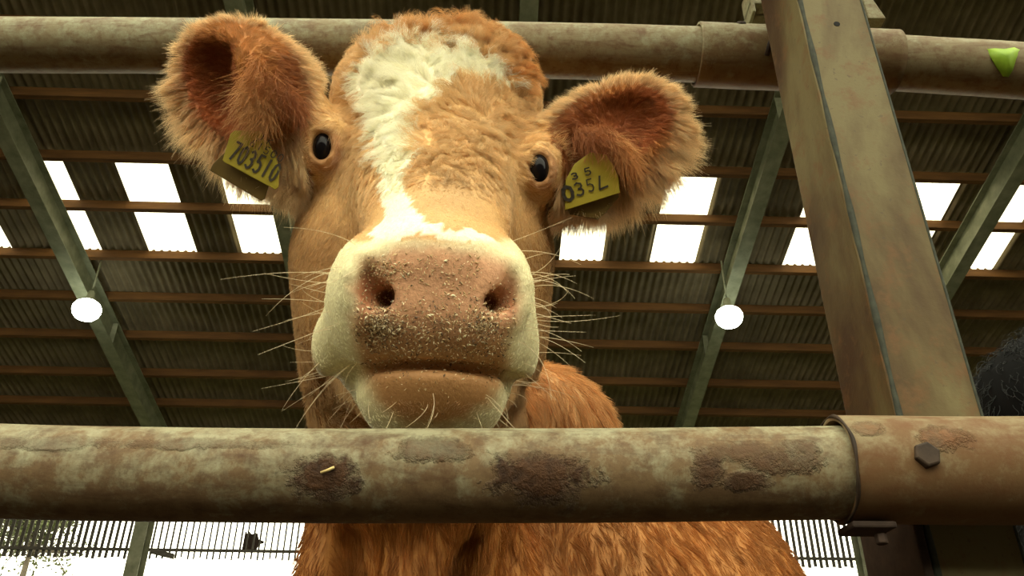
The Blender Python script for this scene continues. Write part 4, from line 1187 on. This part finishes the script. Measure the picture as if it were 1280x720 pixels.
# ------------------------------------------------------------------ the black cow behind the post
gx = axis([(.62, 1.9, .02)]); gy = axis([(.95, 3.5, .022)]); gz = axis([(-.82, 1.0, .022)])
Fd = Field(gx, gy, gz)
ox, oy = 1.30, 1.84
def K(x, y, z): return (ox+x, oy+y, z+.13 if z > -.5 else z)
Fd.ell(K(.14, .35, .12), (.32, .85, .43), k=.1)
Fd.ell(K(.06, -.30, .20), (.26, .36, .42), k=.1)
Fd.cap(K(0, -.3, .50), K(.08, .95, .48), .13, .13, k=.15)
Fd.cap(K(-.24, -.34, .44), K(-.08, -.30, .56), .13, .12, k=.08)
Fd.cap(K(-.02, -.45, .34), K(-.06, -.62, .10), .20, .15, k=.1)
Fd.cap(K(-.06, -.62, .12), K(-.08, -.66, -.12), .12, .08, k=.08)      # neck lowered to feed
Fd.ell(K(-.08, -.68, -.20), (.10, .12, .16), k=.06)
Fd.cap(K(-.08, -.68, -.26), K(-.08, -.74, -.44), .085, .065, k=.04)
for s in (-1, 1): Fd.ell(K(-.08+s*.15, -.63, -.12), (.10, .03, .05), k=.03)
for x in (-.17, .2):
    Fd.cap(K(x, -.3, .0), K(x, -.32, -.38), .12, .065, k=.06); Fd.cap(K(x, -.32, -.38), K(x, -.31, -.76), .058, .045, k=.03)
    Fd.cap(K(x+.02, 1.0, .0), K(x+.02, .9, -.25), .17, .10, k=.08); Fd.cap(K(x+.02, .9, -.25), K(x+.02, 1.1, -.42), .09, .055, k=.04); Fd.cap(K(x+.02, 1.1, -.42), K(x+.02, 1.06, -.76), .05, .045, k=.03)
Fd.cap(K(.06, 1.2, .42), K(.06, 1.27, -.2), .035, .02, k=.04)
Vb, Qb = Fd.polygonise(); Vb = relax(Vb, Qb, 2); Nb, FAb = vnormals(Vb, Qb)
if (Nb*(Vb-Vb.mean(0))).sum() < 0: Qb = Qb[:, ::-1].copy(); Nb = -Nb
o0 = np.array([ox, oy, 0.0])
mk, _, bk = new_mat('black_coat'); bk.inputs['Base Color'].default_value = (.006, .006, .006, 1); bk.inputs['Roughness'].default_value = .9; bk.inputs['Specular IOR Level'].default_value = .1
mh2, _, bh2 = new_mat('black_hair'); bh2.inputs['Base Color'].default_value = (.010, .011, .010, 1); bh2.inputs['Roughness'].default_value = .5; bh2.inputs['Specular IOR Level'].default_value = .2
bc = raw_mesh('cow', Vb+off, Qb, mk, o0, None, np.tile([.012, .011, .010], (len(Vb), 1))); bc.location = o0
tag(bc, 'black shaggy cow beyond the steel post, its shoulder just showing', 'cow')
w = FAb*((Nb*(Vb[:] if False else Nb)).sum(1)[Qb].mean(1) > 0)
cum = np.cumsum(w); cum /= cum[-1]; r = np.random.RandomState(9); f = np.searchsorted(cum, r.rand(26000))
a = r.rand(len(f), 1); b2 = r.rand(len(f), 1); q = Qb[f]; ww = [(1-a)*(1-b2), a*(1-b2), a*b2, (1-a)*b2]
p = sum(ww[i]*Vb[q[:, i]] for i in range(4)); nn = unit(sum(ww[i]*Nb[q[:, i]] for i in range(4)))
nb = np.stack([nz(p, 20, s) for s in (1., 2., 3.)], 1)
dirs = unit(tang(np.array([-.2, -.1, -1.0])+nb*1.2, nn)+nn*.45+r.normal(0, .15, (len(p), 3)))
u = tang(r.normal(0, 1, (len(p), 3)), dirs); w3 = np.cross(dirs, u)
curves_obj('shaggy_coat', p, dirs, r.uniform(.02, .05, len(p)), np.tile([.016, .016, .014], (len(p), 1))*(1+.3*r.rand(len(p), 1)), mh2, bc, 6, .0007, (np.full(len(p), .2), 1.0, nb[:, 0]*5, u, w3), .2, org=o0)
